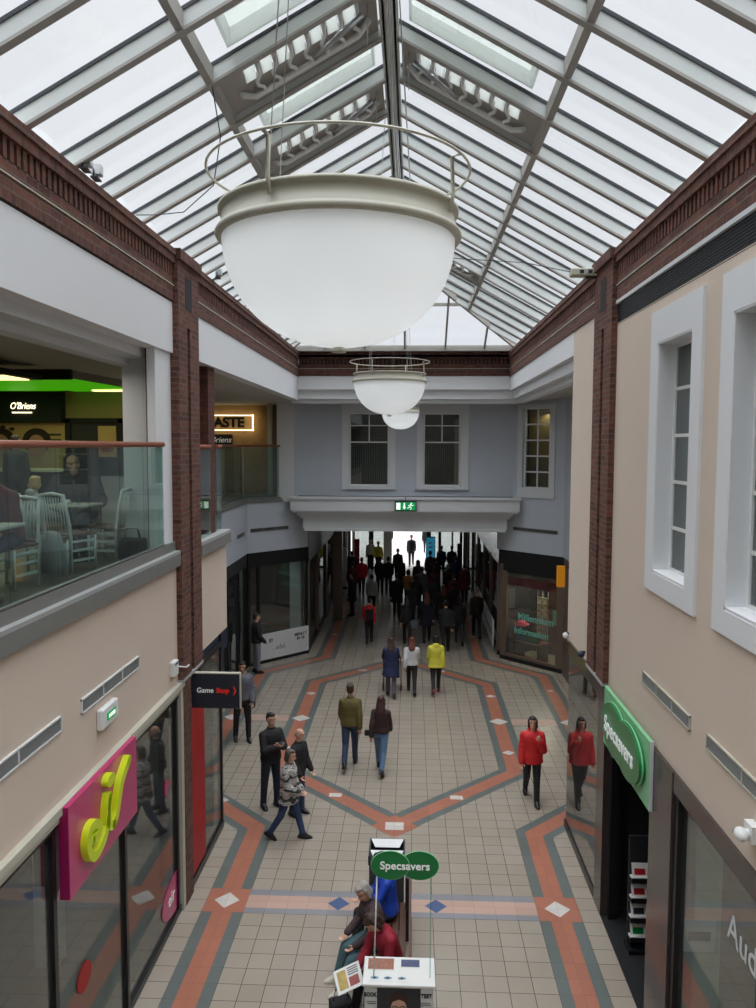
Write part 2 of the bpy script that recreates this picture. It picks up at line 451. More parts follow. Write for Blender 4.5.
# near cross bands
for y in (10.8, 2.4):
    for a, b, m in ((0,.13,FB),(.13,.45,FP),(.45,.6,FB)):
        quad(m, [(-2.363,y+a),(1.837,y+a),(1.837,y+b),(-2.363,y+b)], H1)
    for x in (-1.02, .39, -2.0):
        if x > -2: quad(FBL, [(x-.16,y+.29),(x,y+.12),(x+.16,y+.29),(x,y+.46)], H2)
struct(fl.build('floor'))

# ================================================================== WALL SLABS
def holes_wall(mb, x0, x1, y0, y1, z0, z1, holes):
    ys = sorted({y0, y1, *[v for h in holes for v in h[:2]]}); zs = sorted({z0, z1, *[v for h in holes for v in h[2:]]})
    for a, b in zip(ys, ys[1:]):
        for c, d in zip(zs, zs[1:]):
            if not any(h[0] <= a and b <= h[1] and h[2] <= c and d <= h[3] for h in holes):
                mb.box(x0, x1, a, b, c, d)
    return mb

# ---- left wall, near bay: cream band between shop head and coping
b = MB().use(M_CREAM); b.box(-3.47, XL, -3, 10.95, Z0, 5.0); struct(b.build('wall_left'))
b = MB().use(M_STONE); b.box(-3.45, -3.2, -3, 10.95, 4.98, 5.15)
b.use(M_STONEL); b.box(-3.45, -3.202, -3, 10.95, 5.15, 5.19)
b.use(M_STONE); b.box(-3.36, -3.275, -3, 10.9, 5.19, 5.31)
struct(b.build('trim_1'))
# white fascia above cafe opening
b = MB().use(M_WHITE); b.box(-3.5, XL, -3, 10.95, 7.9, 8.58)
b.use(M_LGREY); b.box(-3.75, -3.5, -3, 10.95, 7.78, 8.0); b.box(-3.95, -3.75, -3, 10.95, 7.7, 7.9)
struct(b.build('wall_left_upper'))
# white end pillar and grey return beside it
b = MB().use(M_WHITE); b.box(-3.42, -3.31, 10.2, 10.97, 5.1, 7.9); b.use(M_GAP); b.box(-3.5, -3.42, 10.4, 10.97, 5.1, 7.9)
b.use(M_LGREY); b.box(-3.85, -3.5, 10.5, 10.97, 5.1, 7.9); struct(b.build('wall_left_pillar'))
# shop head moulding
b = MB().use(M_CREAMMETAL); b.box(-3.4, -3.2, -3, 10.97, 3.24, 3.32); b.box(-3.38, -3.23, -3, 10.97, 3.17, 3.24)
b.box(-3.4, -3.22, 10.82, 10.94, 0, 3.24)
struct(b.build('trim_2'))

# ---- brick piers (left and right)
def pier(name, xf, xb, ya, yb, za, lower):
    s = 1 if xf > xb else -1
    g = (ya+yb)/2-.05
    b = MB().use(M_RED)
    b.box(min(xf,xb), max(xf,xb), ya, g-.04, za, 9.2); b.box(min(xf,xb), max(xf,xb), g+.1, yb, za, 9.2)
    b.use(M_BROWN); b.box(min(xf-s*.09,xb), max(xf-s*.09,xb), g-.04, g+.1, za, 8.3)
    b.use(M_RED); b.box(min(xf,xb), max(xf,xb), g-.04, g+.1, 8.3, 9.2)
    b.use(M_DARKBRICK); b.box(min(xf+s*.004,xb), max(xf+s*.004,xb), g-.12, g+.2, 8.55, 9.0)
    b.use(M_SOLD); b.box(min(xf+s*.05,xb), max(xf+s*.05,xb), ya-.03, yb+.03, 9.16, 9.3)
    b.use(M_STONEL); b.box(min(xf+s*.01,xb), max(xf+s*.01,xb), ya-.01, yb+.01, za-.04, za)
    if lower: b.use(M_RED); b.box(min(xf-s*.02,xb), max(xf-s*.02,xb), *lower, 0, za-.08)
    return struct(b.build(name))
pier('wall_left_pier', -3.19, -3.6, 10.86, 11.9, 3.35, (10.94, 11.3))
pier('wall_right_pier', 2.67, 3.1, 10.98, 12.02, 3.36, None)

# ---- brick eaves band with sawtooth headers
def eaves(name, run, xf, xb, a, b_, z0=8.6):
    """run 'y': face at x=xf; run 'x': face at y=xf (facing -y)"""
    mb = MB(); s = 1 if xf > xb else -1
    def bx(m, f0, a0, a1, zz0, zz1):
        mb.use(m)
        lo, hi = min(f0, xb), max(f0, xb)
        if run == 'y': mb.box(lo, hi, a0, a1, zz0, zz1)
        else: mb.box(a0, a1, lo, hi, zz0, zz1)
    bx(M_SOLD, xf, a, b_, z0, z0+.075); bx(M_RED, xf, a, b_, z0+.075, z0+.2)
    bx(M_CREAMMETAL, xf+s*.012, a, b_, z0+.2, z0+.212)
    bx(M_RED, xf-s*.01, a, b_, z0+.212, z0+.33)
    bx(M_DARKBRICK, xf-s*.06, a, b_, z0+.33, z0+.5)  # charcoal strip puts the shade of the recess into its colour
    n = int(abs(b_-a)/.1125)
    for k in range(n):
        t = a+.02+k*.1125
        bx(M_SOLD, xf, t, t+.062, z0+.33, z0+.5)
    bx(M_SOLD, xf+s*.03, a, b_, z0+.5, z0+.6); bx(M_RED, xf+s*.05, a, b_, z0+.6, z0+.68)
    return struct(mb.build(name))
eaves('wall_left_brick', 'y', XL+.02, XL-.25, -3, 10.88)
eaves('wall_left_brick_band', 'y', XL+.02, XL-.25, 11.9, YE)
eaves('wall_right_brick', 'y', XR-.02, XR+.25, -3, 11.0)
eaves('wall_right_brick_band', 'y', XR-.02, XR+.25, 12.0, YE)
eaves('wall_far_brick', 'x', YE-.02, YE+.25, XL, XR, 8.62)

# ---- right wall, near bay
W1 = (7.97, 9.05, 5.24, 7.8); W2 = (5.86, 6.96, 5.24, 7.8); W3 = (3.75, 4.85, 5.24, 7.8)
b = MB().use(M_CREAM); holes_wall(b, XR, 2.95, -3, 11.25, 3.3, 8.3, [W1, W2, W3])
b.box(XR, 2.95, -3, 11.25, 8.56, 8.62)
struct(b.build('wall_right'))
b = MB().use(M_GAP); b.box(XR+.04, 2.95, -3, 11.2, 8.27, 8.56); b.use(M_CHAR)
for k in range(9): b.box(XR+.0, XR+.05, -3, 11.2, 8.28+k*.03, 8.29+k*.03)
for k in range(180):
    y = 4.0+k*.04; b.box(XR+.002, XR+.02, y, y+.012, 8.27, 8.56)
b.use(M_LGREY); b.box(XR-.03, XR+.05, -3, 11.22, 8.555, 8.6); b.box(XR-.02, XR+.05, 11.2, 11.24, 8.25, 8.56)
struct(b.build('trim_3'))
def tall_window(name, w, xf, sash_x):
    """white flat surround with deep reveal, two by five lights"""
    y0, y1, z0, z1 = w; r = root(name); r['kind'] = 'structure'
    m = MB().use(M_WHITE); f = .22
    m.box(xf-.035, xf, y0-f-.05, y0, z0-.22, z1+.36); m.box(xf-.035, xf, y1, y1+f+.05, z0-.22, z1+.36)
    m.box(xf-.035, xf, y0, y1, z1, z1+.36); m.box(xf-.035, xf, y0, y1, z0-.22, z0)
    m.use(M_WHITE)
    m.box(xf-.03, sash_x+.06, y0-.001, y0+.02, z0, z1); m.box(xf-.03, sash_x+.06, y1-.02, y1+.001, z0, z1); m.box(xf-.03, sash_x+.06, y0, y1, z1-.02, z1+.001); m.box(xf-.03, sash_x+.06, y0, y1, z0-.001, z0+.03)
    m.build('surround', parent=r)
    s = MB().use(M_PLUMWHITE); t = .06
    s.box(sash_x, sash_x+.05, y0, y0+t, z0, z1); s.box(sash_x, sash_x+.05, y1-t, y1, z0, z1)
    s.box(sash_x, sash_x+.05, y0+t, y1-t, z0, z0+t); s.box(sash_x, sash_x+.05, y0+t, y1-t, z1-t, z1)
    ym = (y0+y1)/2; s.box(sash_x+.005, sash_x+.045, ym-.022, ym+.022, z0+t, z1-t)
    for k in range(1, 5):
        z = z0+(z1-z0)*k/5; s.box(sash_x+.008, sash_x+.042, y0+t, y1-t, z-.018, z+.018)
    s.build('sash_frame', parent=r)
    g = MB().use(GL_DARK); g.box(sash_x+.02, sash_x+.026, y0+t, y1-t, z0+t, z1-t); g.build('pane', parent=r)
    bb = MB().use(M_LGREY); bb.box(sash_x+.1, sash_x+.12, y0-.1, y1+.1, z0-.1, z1+.1); bb.build('blind', parent=r)
for i, W in enumerate((W1, W2, W3)): tall_window('window_%d' % (i+1), W, XR, 2.9)
# back room skins behind these windows
b = MB().use(M_INT); b.box(4.6, 4.8, -3, 12.3, 3.3, 8.6); b.box(2.96, 4.6, -3, 12.3, 8.3, 8.4); b.box(2.96, 4.6, -3, 12.3, 4.9, 5.0); b.box(2.96,4.8,12.3,12.4,3.3,8.6); struct(b.build('wall_right_inner'))

# ---- cream slabs beyond the piers
b = MB().use(M_CREAM); b.box(XR, 3.0, 12.0, 13.9, 3.25, 8.62); b.wallseg((4.4,15.6), (XR+.05,13.92), .2, 3.25, 8.1)
struct(b.build('wall_right_corner'))
b = MB().use(M_CREAM); b.box(-3.55, XL, 11.9, 13.85, 3.42, 4.95); struct(b.build('wall_left_corner'))
b = MB().use(M_STONE); b.box(-3.6, XL+.09, 11.9, 13.85, 4.95, 5.12); b.use(M_STONEL); b.box(-3.6, XL+.085, 11.9, 13.84, 5.12, 5.17); struct(b.build('trim_4'))

# ---- octagon: grey blue band (shop head to gallery floor) left and right
oL = [(XL-.02,13.87),(-4.86,15.4),(-4.86,23.25),(-3.28,24.98)]
b = MB().use(M_GREYBLUE)
for p, q in zip(oL, oL[1:]): b.wallseg(p, q, .25, 3.43, 4.92)
struct(b.build('wall_left_gallery'))
b = MB().use(M_STONE)
for p, q in zip(oL, oL[1:]):
    b.wallseg(p, q, .3, 4.92, 5.06)
    P, Q = Vector((*p,0)), Vector((*q,0)); n = (Q-P).normalized(); n = Vector((n.y,-n.x,0))*.04
    b.use(M_STONE).wallseg((p[0]+n.x,p[1]+n.y), (q[0]+n.x,q[1]+n.y), .1, 4.93, 5.0)
struct(b.build('trim_5'))
# glass balustrade of the gallery
bal = root('gallery_balustrade')
tag(bal, 'glass balustrade with brown handrail around the corner gallery below the glowing outlined sign', 'balustrade')
def inset(pts, d):
    out = []
    for i, p in enumerate(pts):
        out.append((p[0]-d, p[1]))
    return out
gp = [(-3.33,13.45),(-3.36,13.9),(-4.96,15.45),(-4.96,23.2),(-3.98,24.28)]
g = MB().use(GL_BAL)
for p, q in zip(gp, gp[1:]): g.wallseg(p, q, .014, 5.06, 6.58)
g.build('glass_panel', parent=bal)
b = MB().use(M_WOODRAIL); b.tube([(p[0], p[1], 6.62) for p in gp], .035, 10); b.build('handrail', parent=bal)
for x, y in gp[2:]:
    b = MB().use(M_STEEL); b.tube([(x, y, 5.06), (x, y, 6.58)], .02, 8); b.build('post', parent=bal)
bal2 = root('gallery_balustrade')
tag(bal2, 'short glass balustrade with brown handrail just beyond the left brick pier', 'balustrade')
g = MB().use(GL_BAL); g.box(-3.32, -3.306, 12.2, 12.95, 5.17, 6.58); g.build('glass_panel', parent=bal2)
b = MB().use(M_WOODRAIL); b.tube([(-3.31,12.2,6.62),(-3.31,12.95,6.62)], .035, 10); b.build('handrail', parent=bal2)
b = MB().use(M_BROWN); b.box(-3.72, -3.34, 12.98, 13.4, 5.17, 7.95); struct(b.build('wall_left_brick_post'))

# ---- left fascia over gallery, ceilings of upper floor
b = MB().use(M_WHITE); b.box(-3.5, XL, 11.9, YE, 7.93, 8.62); struct(b.build('wall_left_fascia'))
b = MB().use(M_CEIL); b.box(-12, -3.5, -3, 27, 7.93, 8.05); struct(b.build('ceiling_left'))
b = MB().use(M_WHITE)
b.box(XR, 2.95, 13.9, YE, 8.2, 8.62); b.box(2.86, 3.3, 13.9, YE, 7.98, 8.2); b.box(3.02, 3.2, 13.9, YE+.2, 7.86, 8.0)
b.use(M_CEIL); b.box(2.95, 6, 13.9, 27, 8.0, 8.1)
struct(b.build('ceiling_right'))
b = MB().use(M_WHITE)
b.box(XL, XR, YE, YE+.2, 8.24, 8.64); b.box(XL-.25, XR+.25, YE+.14, YE+.5, 7.98, 8.24); b.box(XL-.25, XR+.3, YE+.3, YE+.62, 7.86, 8.0)
b.use(M_CEIL); b.box(XL-.25, XR+.3, YE+.2, 26, 8.0, 8.1)
struct(b.build('ceiling_far'))

# ---- far grey wall with two sash windows
WY = 24.45
def sash_far(name, x0, x1, z0, z1, xs0, xs1, y):
    r = root(name); r['kind'] = 'structure'
    m = MB().use(M_LGREY)
    m.box(xs0, x0, y-.06, y, z0-.1, z1+.3); m.box(x1, xs1, y-.06, y, z0-.1, z1+.3); m.box(x0, x1, y-.06, y, z1, z1+.3); m.box(x0, x1, y-.08, y, z0-.1, z0)
    m.build('surround', parent=r)
    s = MB().use(M_PLUMWHITE); t = .045; Y0, Y1 = y+.08, y+.12
    s.box(x0, x0+t, Y0, Y1, z0, z1); s.box(x1-t, x1, Y0, Y1, z0, z1); s.box(x0+t, x1-t, Y0, Y1, z0, z0+t); s.box(x0+t, x1-t, Y0, Y1, z1-t, z1)
    zm = z0+(z1-z0)*.6; s.box(x0+t, x1-t, Y0, Y1, zm-.02, zm+.02); xm = (x0+x1)/2
    s.box(xm-.015, xm+.015, Y0, Y1, zm, z1-t); zz = (zm+z1)/2+.06; s.box(x0+t, x1-t, Y0, Y1, zz-.015, zz+.015)
    s.build('sash_frame', parent=r)
    g = MB().use(GL_DARK); g.box(x0+t, x1-t, y+.095, y+.1, z0+t, z1-t); g.build('pane', parent=r)
b = MB().use(M_GREYBLUE)
holes = [(-1.93,-.71,5.4,7.64),(.35,1.48,5.4,7.64)]
def holes_wall_y(mb, y0, y1, x0, x1, z0, z1, hs):
    xs = sorted({x0, x1, *[v for h in hs for v in h[:2]]}); zs = sorted({z0, z1, *[v for h in hs for v in h[2:]]})
    for a, c in zip(xs, xs[1:]):
        for d, e in zip(zs, zs[1:]):
            if not any(h[0] <= a and c <= h[1] and h[2] <= d and e <= h[3] for h in hs): mb.box(a, c, y0, y1, d, e)
holes_wall_y(b, WY, WY+.15, -3.65, 3.12, 5.0, 8.05, holes)
b.use(M_CHAR); b.box(-3.6, 3.1, WY+.9, WY+1.0, 5, 8.05); b.box(-3.6, 3.1, WY+.15, WY+.9, 4.95, 5.0); b.box(-3.65,-3.6,WY+.15,WY+.9,5,8.05); b.box(3.07,3.12,WY+.15,WY+.9,5,8.05); b.use(M_GRILLE)
for k in range(16): b.box(-1.9+k*.07, -1.88+k*.07, WY+.6, WY+.62, 5.4, 6.9); b.box(.38+k*.07, .4+k*.07, WY+.6, WY+.62, 5.4, 6.9)
struct(b.build('wall_far'))
sash_far('window_4', -1.93, -.71, 5.4, 7.64, -2.16, -.5, WY)
sash_far('window_5', .35, 1.48, 5.4, 7.64, .14, 1.72, WY)
b = MB().use(M_LGREY); b.box(-4.12, -3.6, WY-.25, WY+.1, 4.92, 8.05); b.use(M_CREAMMETAL); b.box(-4.5, -4.36, 24.7, 24.9, 5.1, 8.0); struct(b.build('wall_far_pilaster'))

# ---- right diagonal facet with small pane window
A = Vector((3.06, 24.5, 0)); Bq = Vector((4.9, 22.62, 0)); dv = (Bq-A).normalized(); nv = Vector((-dv.y, dv.x, 0))*-1
if nv.y > 0: nv = -nv
def dp(t, z, off=0): p = A+dv*t+nv*off; return (p.x, p.y, z)
def dbox(mb, t0, t1, z0, z1, o0, o1):
    P = [dp(t0, z0, o0), dp(t1, z0, o0), dp(t1, z0, o1), dp(t0, z0, o1)]
    return mb.prism(P, (0, 0, z1-z0))
b = MB().use(M_GREYBLUE)
t0, t1 = .40, 1.38; zt, zb = 7.76, 5.4
for s, e, lo, hi in ((-.5, t0, 5.06, 8.0), (t1, 2.7, 5.06, 8.0), (t0, t1, 5.06, zb), (t0, t1, zt, 8.0)):
    dbox(b, s, e, lo, hi, -.2, 0)
dbox(b, -.55, 2.7, 3.43, 5.06, -.2, 0)
struct(b.build('wall_right_facet'))
r = root('window_6'); r['kind'] = 'structure'
m = MB().use(M_LGREY); dbox(m, t0-.18, t0, zb-.3, zt+.12, -.02, .04); dbox(m, t1, t1+.2, zb-.3, zt+.12, -.02, .04); dbox(m, t0, t1, zb-.3, zb, -.02, .04); dbox(m, t0, t1, zt, zt+.12, -.02, .04); m.build('surround', parent=r)
s = MB().use(M_PLUMWHITE)
for a, e in ((t0, t0+.05), (t1-.05, t1), ((t0+t1)/2-.02, (t0+t1)/2+.02)): dbox(s, a, e, zb, zt, -.1, -.06)
for k in range(6):
    z = zb+(zt-zb)*k/5; dbox(s, t0, t1, max(zb, z-.022), min(zt, z+.022), -.098, -.062)
s.build('sash_frame', parent=r)
g = MB().use(GL_SHOP); dbox(g, t0, t1, zb, zt, -.085, -.08); g.build('pane', parent=r)
g = MB().use(M_TAN); dbox(g, t0-.2, t1+.3, zb-.2, zt+.2, -.6, -.55); g.build('blind', parent=r)
b = MB().use(M_GREYBLUE); b.box(4.4, 4.6, 15.8, 23.1, 3.43, 8.0); struct(b.build('wall_right_alcove'))

# ---- entrance beam with stepped cornice
r = MB().use(M_LGREY)
def slab(x0, x1, y0, z0, z1): r.box(x0, x1, y0, 25.0, z0, z1)
slab(-3.68, 3.24, 23.95, 4.66, 5.04); slab(-3.72, 3.28, 23.9, 5.02, 5.09)
slab(-3.62, 3.18, 24.0, 4.6, 4.66); slab(-3.5, 3.06, 24.12, 4.5, 4.6); slab(-3.42, 2.98, 24.2, 4.42, 4.5)
slab(-3.34, 2.9, 24.26, 4.1, 4.42); slab(-3.3, 2.86, 24.22, 4.02, 4.1)
r.use(M_BLACK); r.box(-3.5, 3.06, 24.1, 24.4, 5.09, 5.1)
struct(r.build('trim_6'))
ex = root('exit_sign', (-.18, 23.82, 4.83)); tag(ex, 'green running man exit sign hanging on the pale beam over the crowded passage', 'exit sign')
b = MB().use(M_CHAR); b.box(-.33, .33, 0, .06, -.15, .15); b.build('case', parent=ex)
b = MB().use(M_EXITG); b.box(-.3, .3, -.012, 0, -.12, .12); f = b.build('face', parent=ex)
b = MB().use(M_EXITW); b.box(-.28, -.16, -.02, -.012, -.1, .1)
b.prism([(-.06,-.013,.1),(-.02,-.013,.1),(-.02,-.013,-.02),(.01,-.013,-.02),(-.04,-.013,-.1),(-.09,-.013,-.02),(-.06,-.013,-.02)], (0,-.006,0))
# running figure
b.ell((.17,-.016,.085), (.022,.006,.022)); 
for p, q in (((.16,.055),(.13,-.01)),((.13,-.01),(.17,-.045)),((.17,-.045),(.15,-.1)),((.13,-.01),(.09,-.05)),((.09,-.05),(.05,-.055)),((.155,.045),(.2,.015)),((.2,.015),(.235,.035)),((.15,.045),(.105,.03)),((.105,.03),(.085,.0))):
    b.cone((p[0],-.016,p[1]), .011, (q[0],-.016,q[1]), .009, 6)
b.build('symbol', parent=f)
b = MB().use(M_BLACK); b.tube([(0,.03,.15),(0,.03,.27)], .01, 6); b.build('bracket', parent=ex)

# ================================================================== ROOF
EAVE, RIDGE, HW0 = 9.41, 11.17, 3.18
roof = root('ceiling'); roof['kind'] = 'structure'
SL = (RIDGE-EAVE)/HW0
HA = 19.1; HE = 22.4          # hip apex and hip eave
def hipx(y):                 # half width of the main slopes at y (0 beyond apex)
    return 0 if y <= HA else (y-HA)/(HE-HA)*HW0
ry = [6.826+.976*k for k in range(-11, 16)]
for y in ry:
    for s in (1, -1):
        x0 = hipx(y)
        if x0 > 3.0: continue
        b = MB().use(M_ROOFGREY); HW = HW0
        a = Vector((C+s*(HW+.1), y, EAVE-.1*SL)); e = Vector((C+s*max(x0, .04), y, RIDGE-SL*max(x0, .04)))
        b.beam(a, e, .055, .15); b.use(M_ROOFEDGE); b.beam(a-Vector((0,0,.15)), e-Vector((0,0,.15)), .085, .025)
        b.use(M_GASKET); b.beam(a+Vector((0,-.035,.004)), e+Vector((0,-.035,.004)), .012, .016)
        b.beam(a+Vector((0,0,.03)), e+Vector((0,0,.03)), .06, .02)
        b.build('rafter', parent=roof)
# glazing
g = MB().use(GL_ROOF); HW = HW0+.1; EAVE_ = EAVE; EAVE = RIDGE-SL*HW
for s in (1, -1):
    g.face([(C, -4, RIDGE), (C+s*HW, -4, EAVE), (C+s*HW, HE, EAVE), (C, HA, RIDGE)])
g.face([(C-HW, HE, EAVE), (C+HW, HE, EAVE), (C, HA, RIDGE)])
g.build('glazing', parent=roof); EAVE = EAVE_; HW = HW0
b = MB().use(M_ROOFEDGE)
for s in (1, -1):
    xx = C+s*1.69; zz = RIDGE-SL*1.69
    b.beam((xx, -4, zz-.0), (xx, HA+1.69/HW*(HE-HA), zz-.0), .075, .15)
    b.build('purlin', parent=roof) if False else None
pm = b.build('purlin', parent=roof)
b = MB().use(M_ROOFGREY); b.beam((C-.07,-4,RIDGE),(C-.07,HA,RIDGE), .05, .22); b.beam((C+.07,-4,RIDGE),(C+.07,HA,RIDGE), .05, .22); b.use(M_ROOFGREY); b.beam((C,-4,RIDGE-.02),(C,HA,RIDGE-.02), .14, .2)
b.beam((C,-4,RIDGE-.24),(C,HA,RIDGE-.24), .04, .05); b.build('ridge_beam', parent=roof)
for s in (1, -1):
    b = MB().use(M_ROOFEDGE); b.beam((C, HA, RIDGE), (C+s*HW, HE, EAVE), .07, .14); b.build('hip_rafter', parent=roof)
for x in (-2.45, -1.33, -.22, .9, 1.98):
    h = abs(x-C)/HW; yt = HA+h*(HE-HA); zt_ = RIDGE-h*(RIDGE-EAVE)
    b = MB().use(M_ROOFEDGE); b.beam((x, yt, zt_), (x, HE, EAVE), .05, .1, up=(0,-1,1)); b.build('hip_mullion', parent=roof)
b = MB().use(M_ROOFEDGE); yy = HA+.5*(HE-HA); b.beam((C-HW*.5, yy, (RIDGE+EAVE)/2), (C+HW*.5, yy, (RIDGE+EAVE)/2), .05, .08); b.build('hip_transom', parent=roof)
# gutter soffit at far end and along eaves
b = MB().use(M_ROOFGREY); b.box(XL-.3, XR+.3, HE-.02, YE+.3, 9.31, 9.36); b.use(M_ROOFEDGE); b.box(XL, XR, HE-.04, HE+.06, 9.27, 9.42); b.box(XL, XR, HE+.2, HE+.24, 9.28, 9.31)
b.use(M_ROOFGREY)
b.box(XL-.5, XL-.05, -4, YE, 9.285, 9.31); b.box(XR+.05, XR+.5, -4, YE, 9.285, 9.31); b.use(M_LGREY); b.box(XL+.02, XR-.02, YE-.05, YE+.0, 9.15, 9.31); b.build('gutter_soffit', parent=roof)

# louvred smoke vents between ridge and purlin
def louvre(s, y0, label):
    r = root('louvre_vent', (C, y0, 0)); tag(r, label, 'vent', 'louvred vents in the glass roof')
    y1 = .976
    def P(x, y, dz=0): return (s*x, y, RIDGE-SL*x+dz)
    b = MB().use(M_ROOFEDGE)
    xs0, xs1 = .12, 1.66
    def strip(xa, xb, ya, yb, th=.03, dz=-.05):
        b.prism([P(xa,ya,dz), P(xb,ya,dz), P(xb,yb,dz), P(xa,yb,dz)], (0,0,-th))
    strip(xs0, xs1, .03, .2); strip(xs0, xs1, .42, y1-.03); strip(xs0, .28, .2, .42); strip(1.42, xs1, .2, .42)
    n = 7; wd = (1.42-.28)/n
    for k in range(n): strip(.28+k*wd, .28+k*wd+wd*.3, .2, .42)
    b.build('panel', parent=r)
    b = MB().use(M_PLUMWHITE)
    for k in range(n):
        xc = .28+k*wd+wd*.15
        for e in (-1, 1):
            pass
        b.tube([P(xc, .2, -.09), P(xc, .38, -.12), P(xc+wd*.25, .46, -.13), P(xc+wd*.25, .54, -.13), P(xc, .62, -.13), P(xc, .70, -.14)], .02, 6)
    b.tube([P(.2, .56, -.12), P(.32,.70,-.14), P(1.38,.70,-.14), P(1.5,.56,-.12)], .034, 8)
    b.build('bracket_rail', parent=r)
    b = MB().use(M_VENTBOX)
    for k in range(n):
        xa = .28+k*wd+wd*.32; xb = xa+wd*.62
        b.prism([P(xa,.2,-.06), P(xb,.2,-.06), P(xb,.36,-.14), P(xa,.36,-.14)], (0,0,-.006))
    b.build('louvre_blade', parent=r)
    b = MB().use(M_STEEL); b.tube([P(.25,.25,-.2), P(.75,.45,-.24)], .028, 8); b.tube([P(.2,.3,-.1),P(.2,.3,-.5)], .006, 6); b.build('actuator', parent=r)
louvre(-1, 7.8, 'nearest louvred vent on the left roof slope with white brackets')
louvre(-1, 9.754, 'second louvred vent on the left roof slope behind the big lamp hoop')
louvre(1, 8.78, 'near louvred vent on the right roof slope beside the ridge')
louvre(1, 16.59, 'far small louvred vent on the right roof slope')
def lid(s, y0, label):
    b = MB().use(M_VENTBOX)
    def P(x, y, dz=0): return (s*x, y, RIDGE-SL*x+dz)
    b.prism([P(.2,.36,.2), P(1.5,.36,.2), P(1.5,.9,.2), P(.2,.9,.2)], (0,0,.02))
    for q in ((P(.2,.36,.04),P(1.5,.36,.04),P(1.5,.39,.04),P(.2,.39,.04)),(P(.2,.87,.04),P(1.5,.87,.04),P(1.5,.9,.04),P(.2,.9,.04)),(P(1.47,.39,.04),P(1.5,.39,.04),P(1.5,.87,.04),P(1.47,.87,.04)),(P(.2,.39,.04),P(.23,.39,.04),P(.23,.87,.04),P(.2,.87,.04))):
        b.prism(list(q), (0,0,.16))
    o = b.build('roof_vent_lid', loc=(C, y0, 0)); tag(o, label, 'vent', 'pale vent lids outside the roof glass')
lid(-1, 6.826, 'pale vent lid outside the glass above the nearest left louvres')
lid(-1, 8.78, 'pale vent lid outside the glass between the two left louvres')
lid(1, 7.8, 'pale vent lid outside the glass beside the right louvres')
# outer roof strip so no ground light leaks in beyond the eaves
b = MB().use(M_INT); b.box(-13, XL-.25, -4, 44, 8.62, 8.7); b.box(XR+.25, 13, -4, 44, 8.62, 8.7); b.box(XL-.25, XR+.25, YE+.25, 44, 8.62, 8.7)
b.box(XL-.3, XL-.2, -4, YE, 8.62, 9.28); b.box(XR+.2, XR+.3, -4, YE, 8.62, 9.28)
struct(b.build('ceiling_outer'))
# unseen end wall added to stop light from behind, and far outer walls
b = MB().use(M_INT); b.box(-12, 12, -3.2, -3, 0, 11); b.use(M_INT); b.box(-12.2, -12, -3, 43, 0, 8.62); b.box(12, 12.2, -3, 43, 0, 8.62)
struct(b.build('wall_light_stop'))

# ================================================================== LAMPS
def bowl_lamp(y, label):
    r = root('pendant_lamp', (C-.04, y, 7.05)); tag(r, label, 'lamp', 'bowl lamps hanging under the roof ridge')
    Rr = .472; h = .45
    b = MB().use(M_BOWL); pr = []
    for k in range(0, 19):
        t = PI/2*k/18; pr.append((Rr*math.sin(t)**.94, .01+h*(1-math.cos(t)**.92)))
    pr += [(Rr-.008, h+.0)]+[(max(0, Rr*math.sin(PI/2*k/18)**.94-.008), .02+h*(1-math.cos(PI/2*k/18)**.92)) for k in range(17, -1, -1)]
    b.lathe(pr, n=72); b.build('bowl', parent=r)
    b = MB().use(M_CREAMMETAL)
    b.lathe([(Rr-.03,h-.02),(Rr+.018,h-.02),(Rr+.026,h-.005),(Rr+.018,h+.01),(Rr+.004,h+.015),(Rr-.004,h+.078),(Rr+.012,h+.083),(Rr+.012,h+.097),(Rr-.02,h+.097),(Rr-.03,h-.02)], n=72)
    b.build('rim', parent=r)
    b = MB().use(M_CREAMMETAL); b.tube([((Rr+.055)*math.cos(2*PI*k/64), (Rr+.055)*math.sin(2*PI*k/64), h+.25) for k in range(64)], .0055, 6, closed=True)
    for k in range(4):
        a = PI/4+PI/2*k+.35; c_, s_ = math.cos(a), math.sin(a)
        b.tube([((Rr+.012)*c_, (Rr+.012)*s_, h+.04), ((Rr+.025)*c_, (Rr+.025)*s_, h+.1), ((Rr+.02)*c_, (Rr+.02)*s_, h+.24), ((Rr+.055)*c_, (Rr+.055)*s_, h+.25)], .0085, 6)
    b.build('hoop', parent=r)
    b = MB().use(M_STEEL); zt = RIDGE-7.05-.26
    for k in range(4):
        a = PI/4+PI/2*k+.1; b.tube([(Rr*.8*math.cos(a), Rr*.8*math.sin(a), h+.09), (.1*math.cos(a), .1*math.sin(a), zt)], .0025, 5)
    b.build('wire', parent=r)
    b = MB().use(M_CREAMMETAL); b.lathe([(0,-.015),(.03,-.012),(.03,.005),(.012,.012),(0,.012)], n=20); b.build('finial', parent=r)
    b = MB().use(M_CREAMMETAL); b.lathe([(0,.3),(.14,.3),(.14,.33),(0,.33)], n=24)
    b.box(-Rr+.02, Rr-.02, -.015, .015, h+.03, h+.05); b.box(-.015, .015, -Rr+.02, Rr-.02, h+.03, h+.05); b.build('gear_tray', parent=r)
    pl = bpy.data.lights.new('bulb', 'POINT'); pl.energy = 2.4; pl.shadow_soft_size = .12; pl.color = (.95,.98,1); po_ = bpy.data.objects.new('bulb', pl); COL.objects.link(po_); po_.parent = r; po_.location = (0,0,.3)
    return r
bowl_lamp(3.3, 'huge white bowl pendant lamp hanging nearest in the centre')
bowl_lamp(10.6, 'middle white bowl pendant lamp hanging in front of the far brick band')
bowl_lamp(20.4, 'smallest farthest white bowl lamp half hidden behind the middle one')
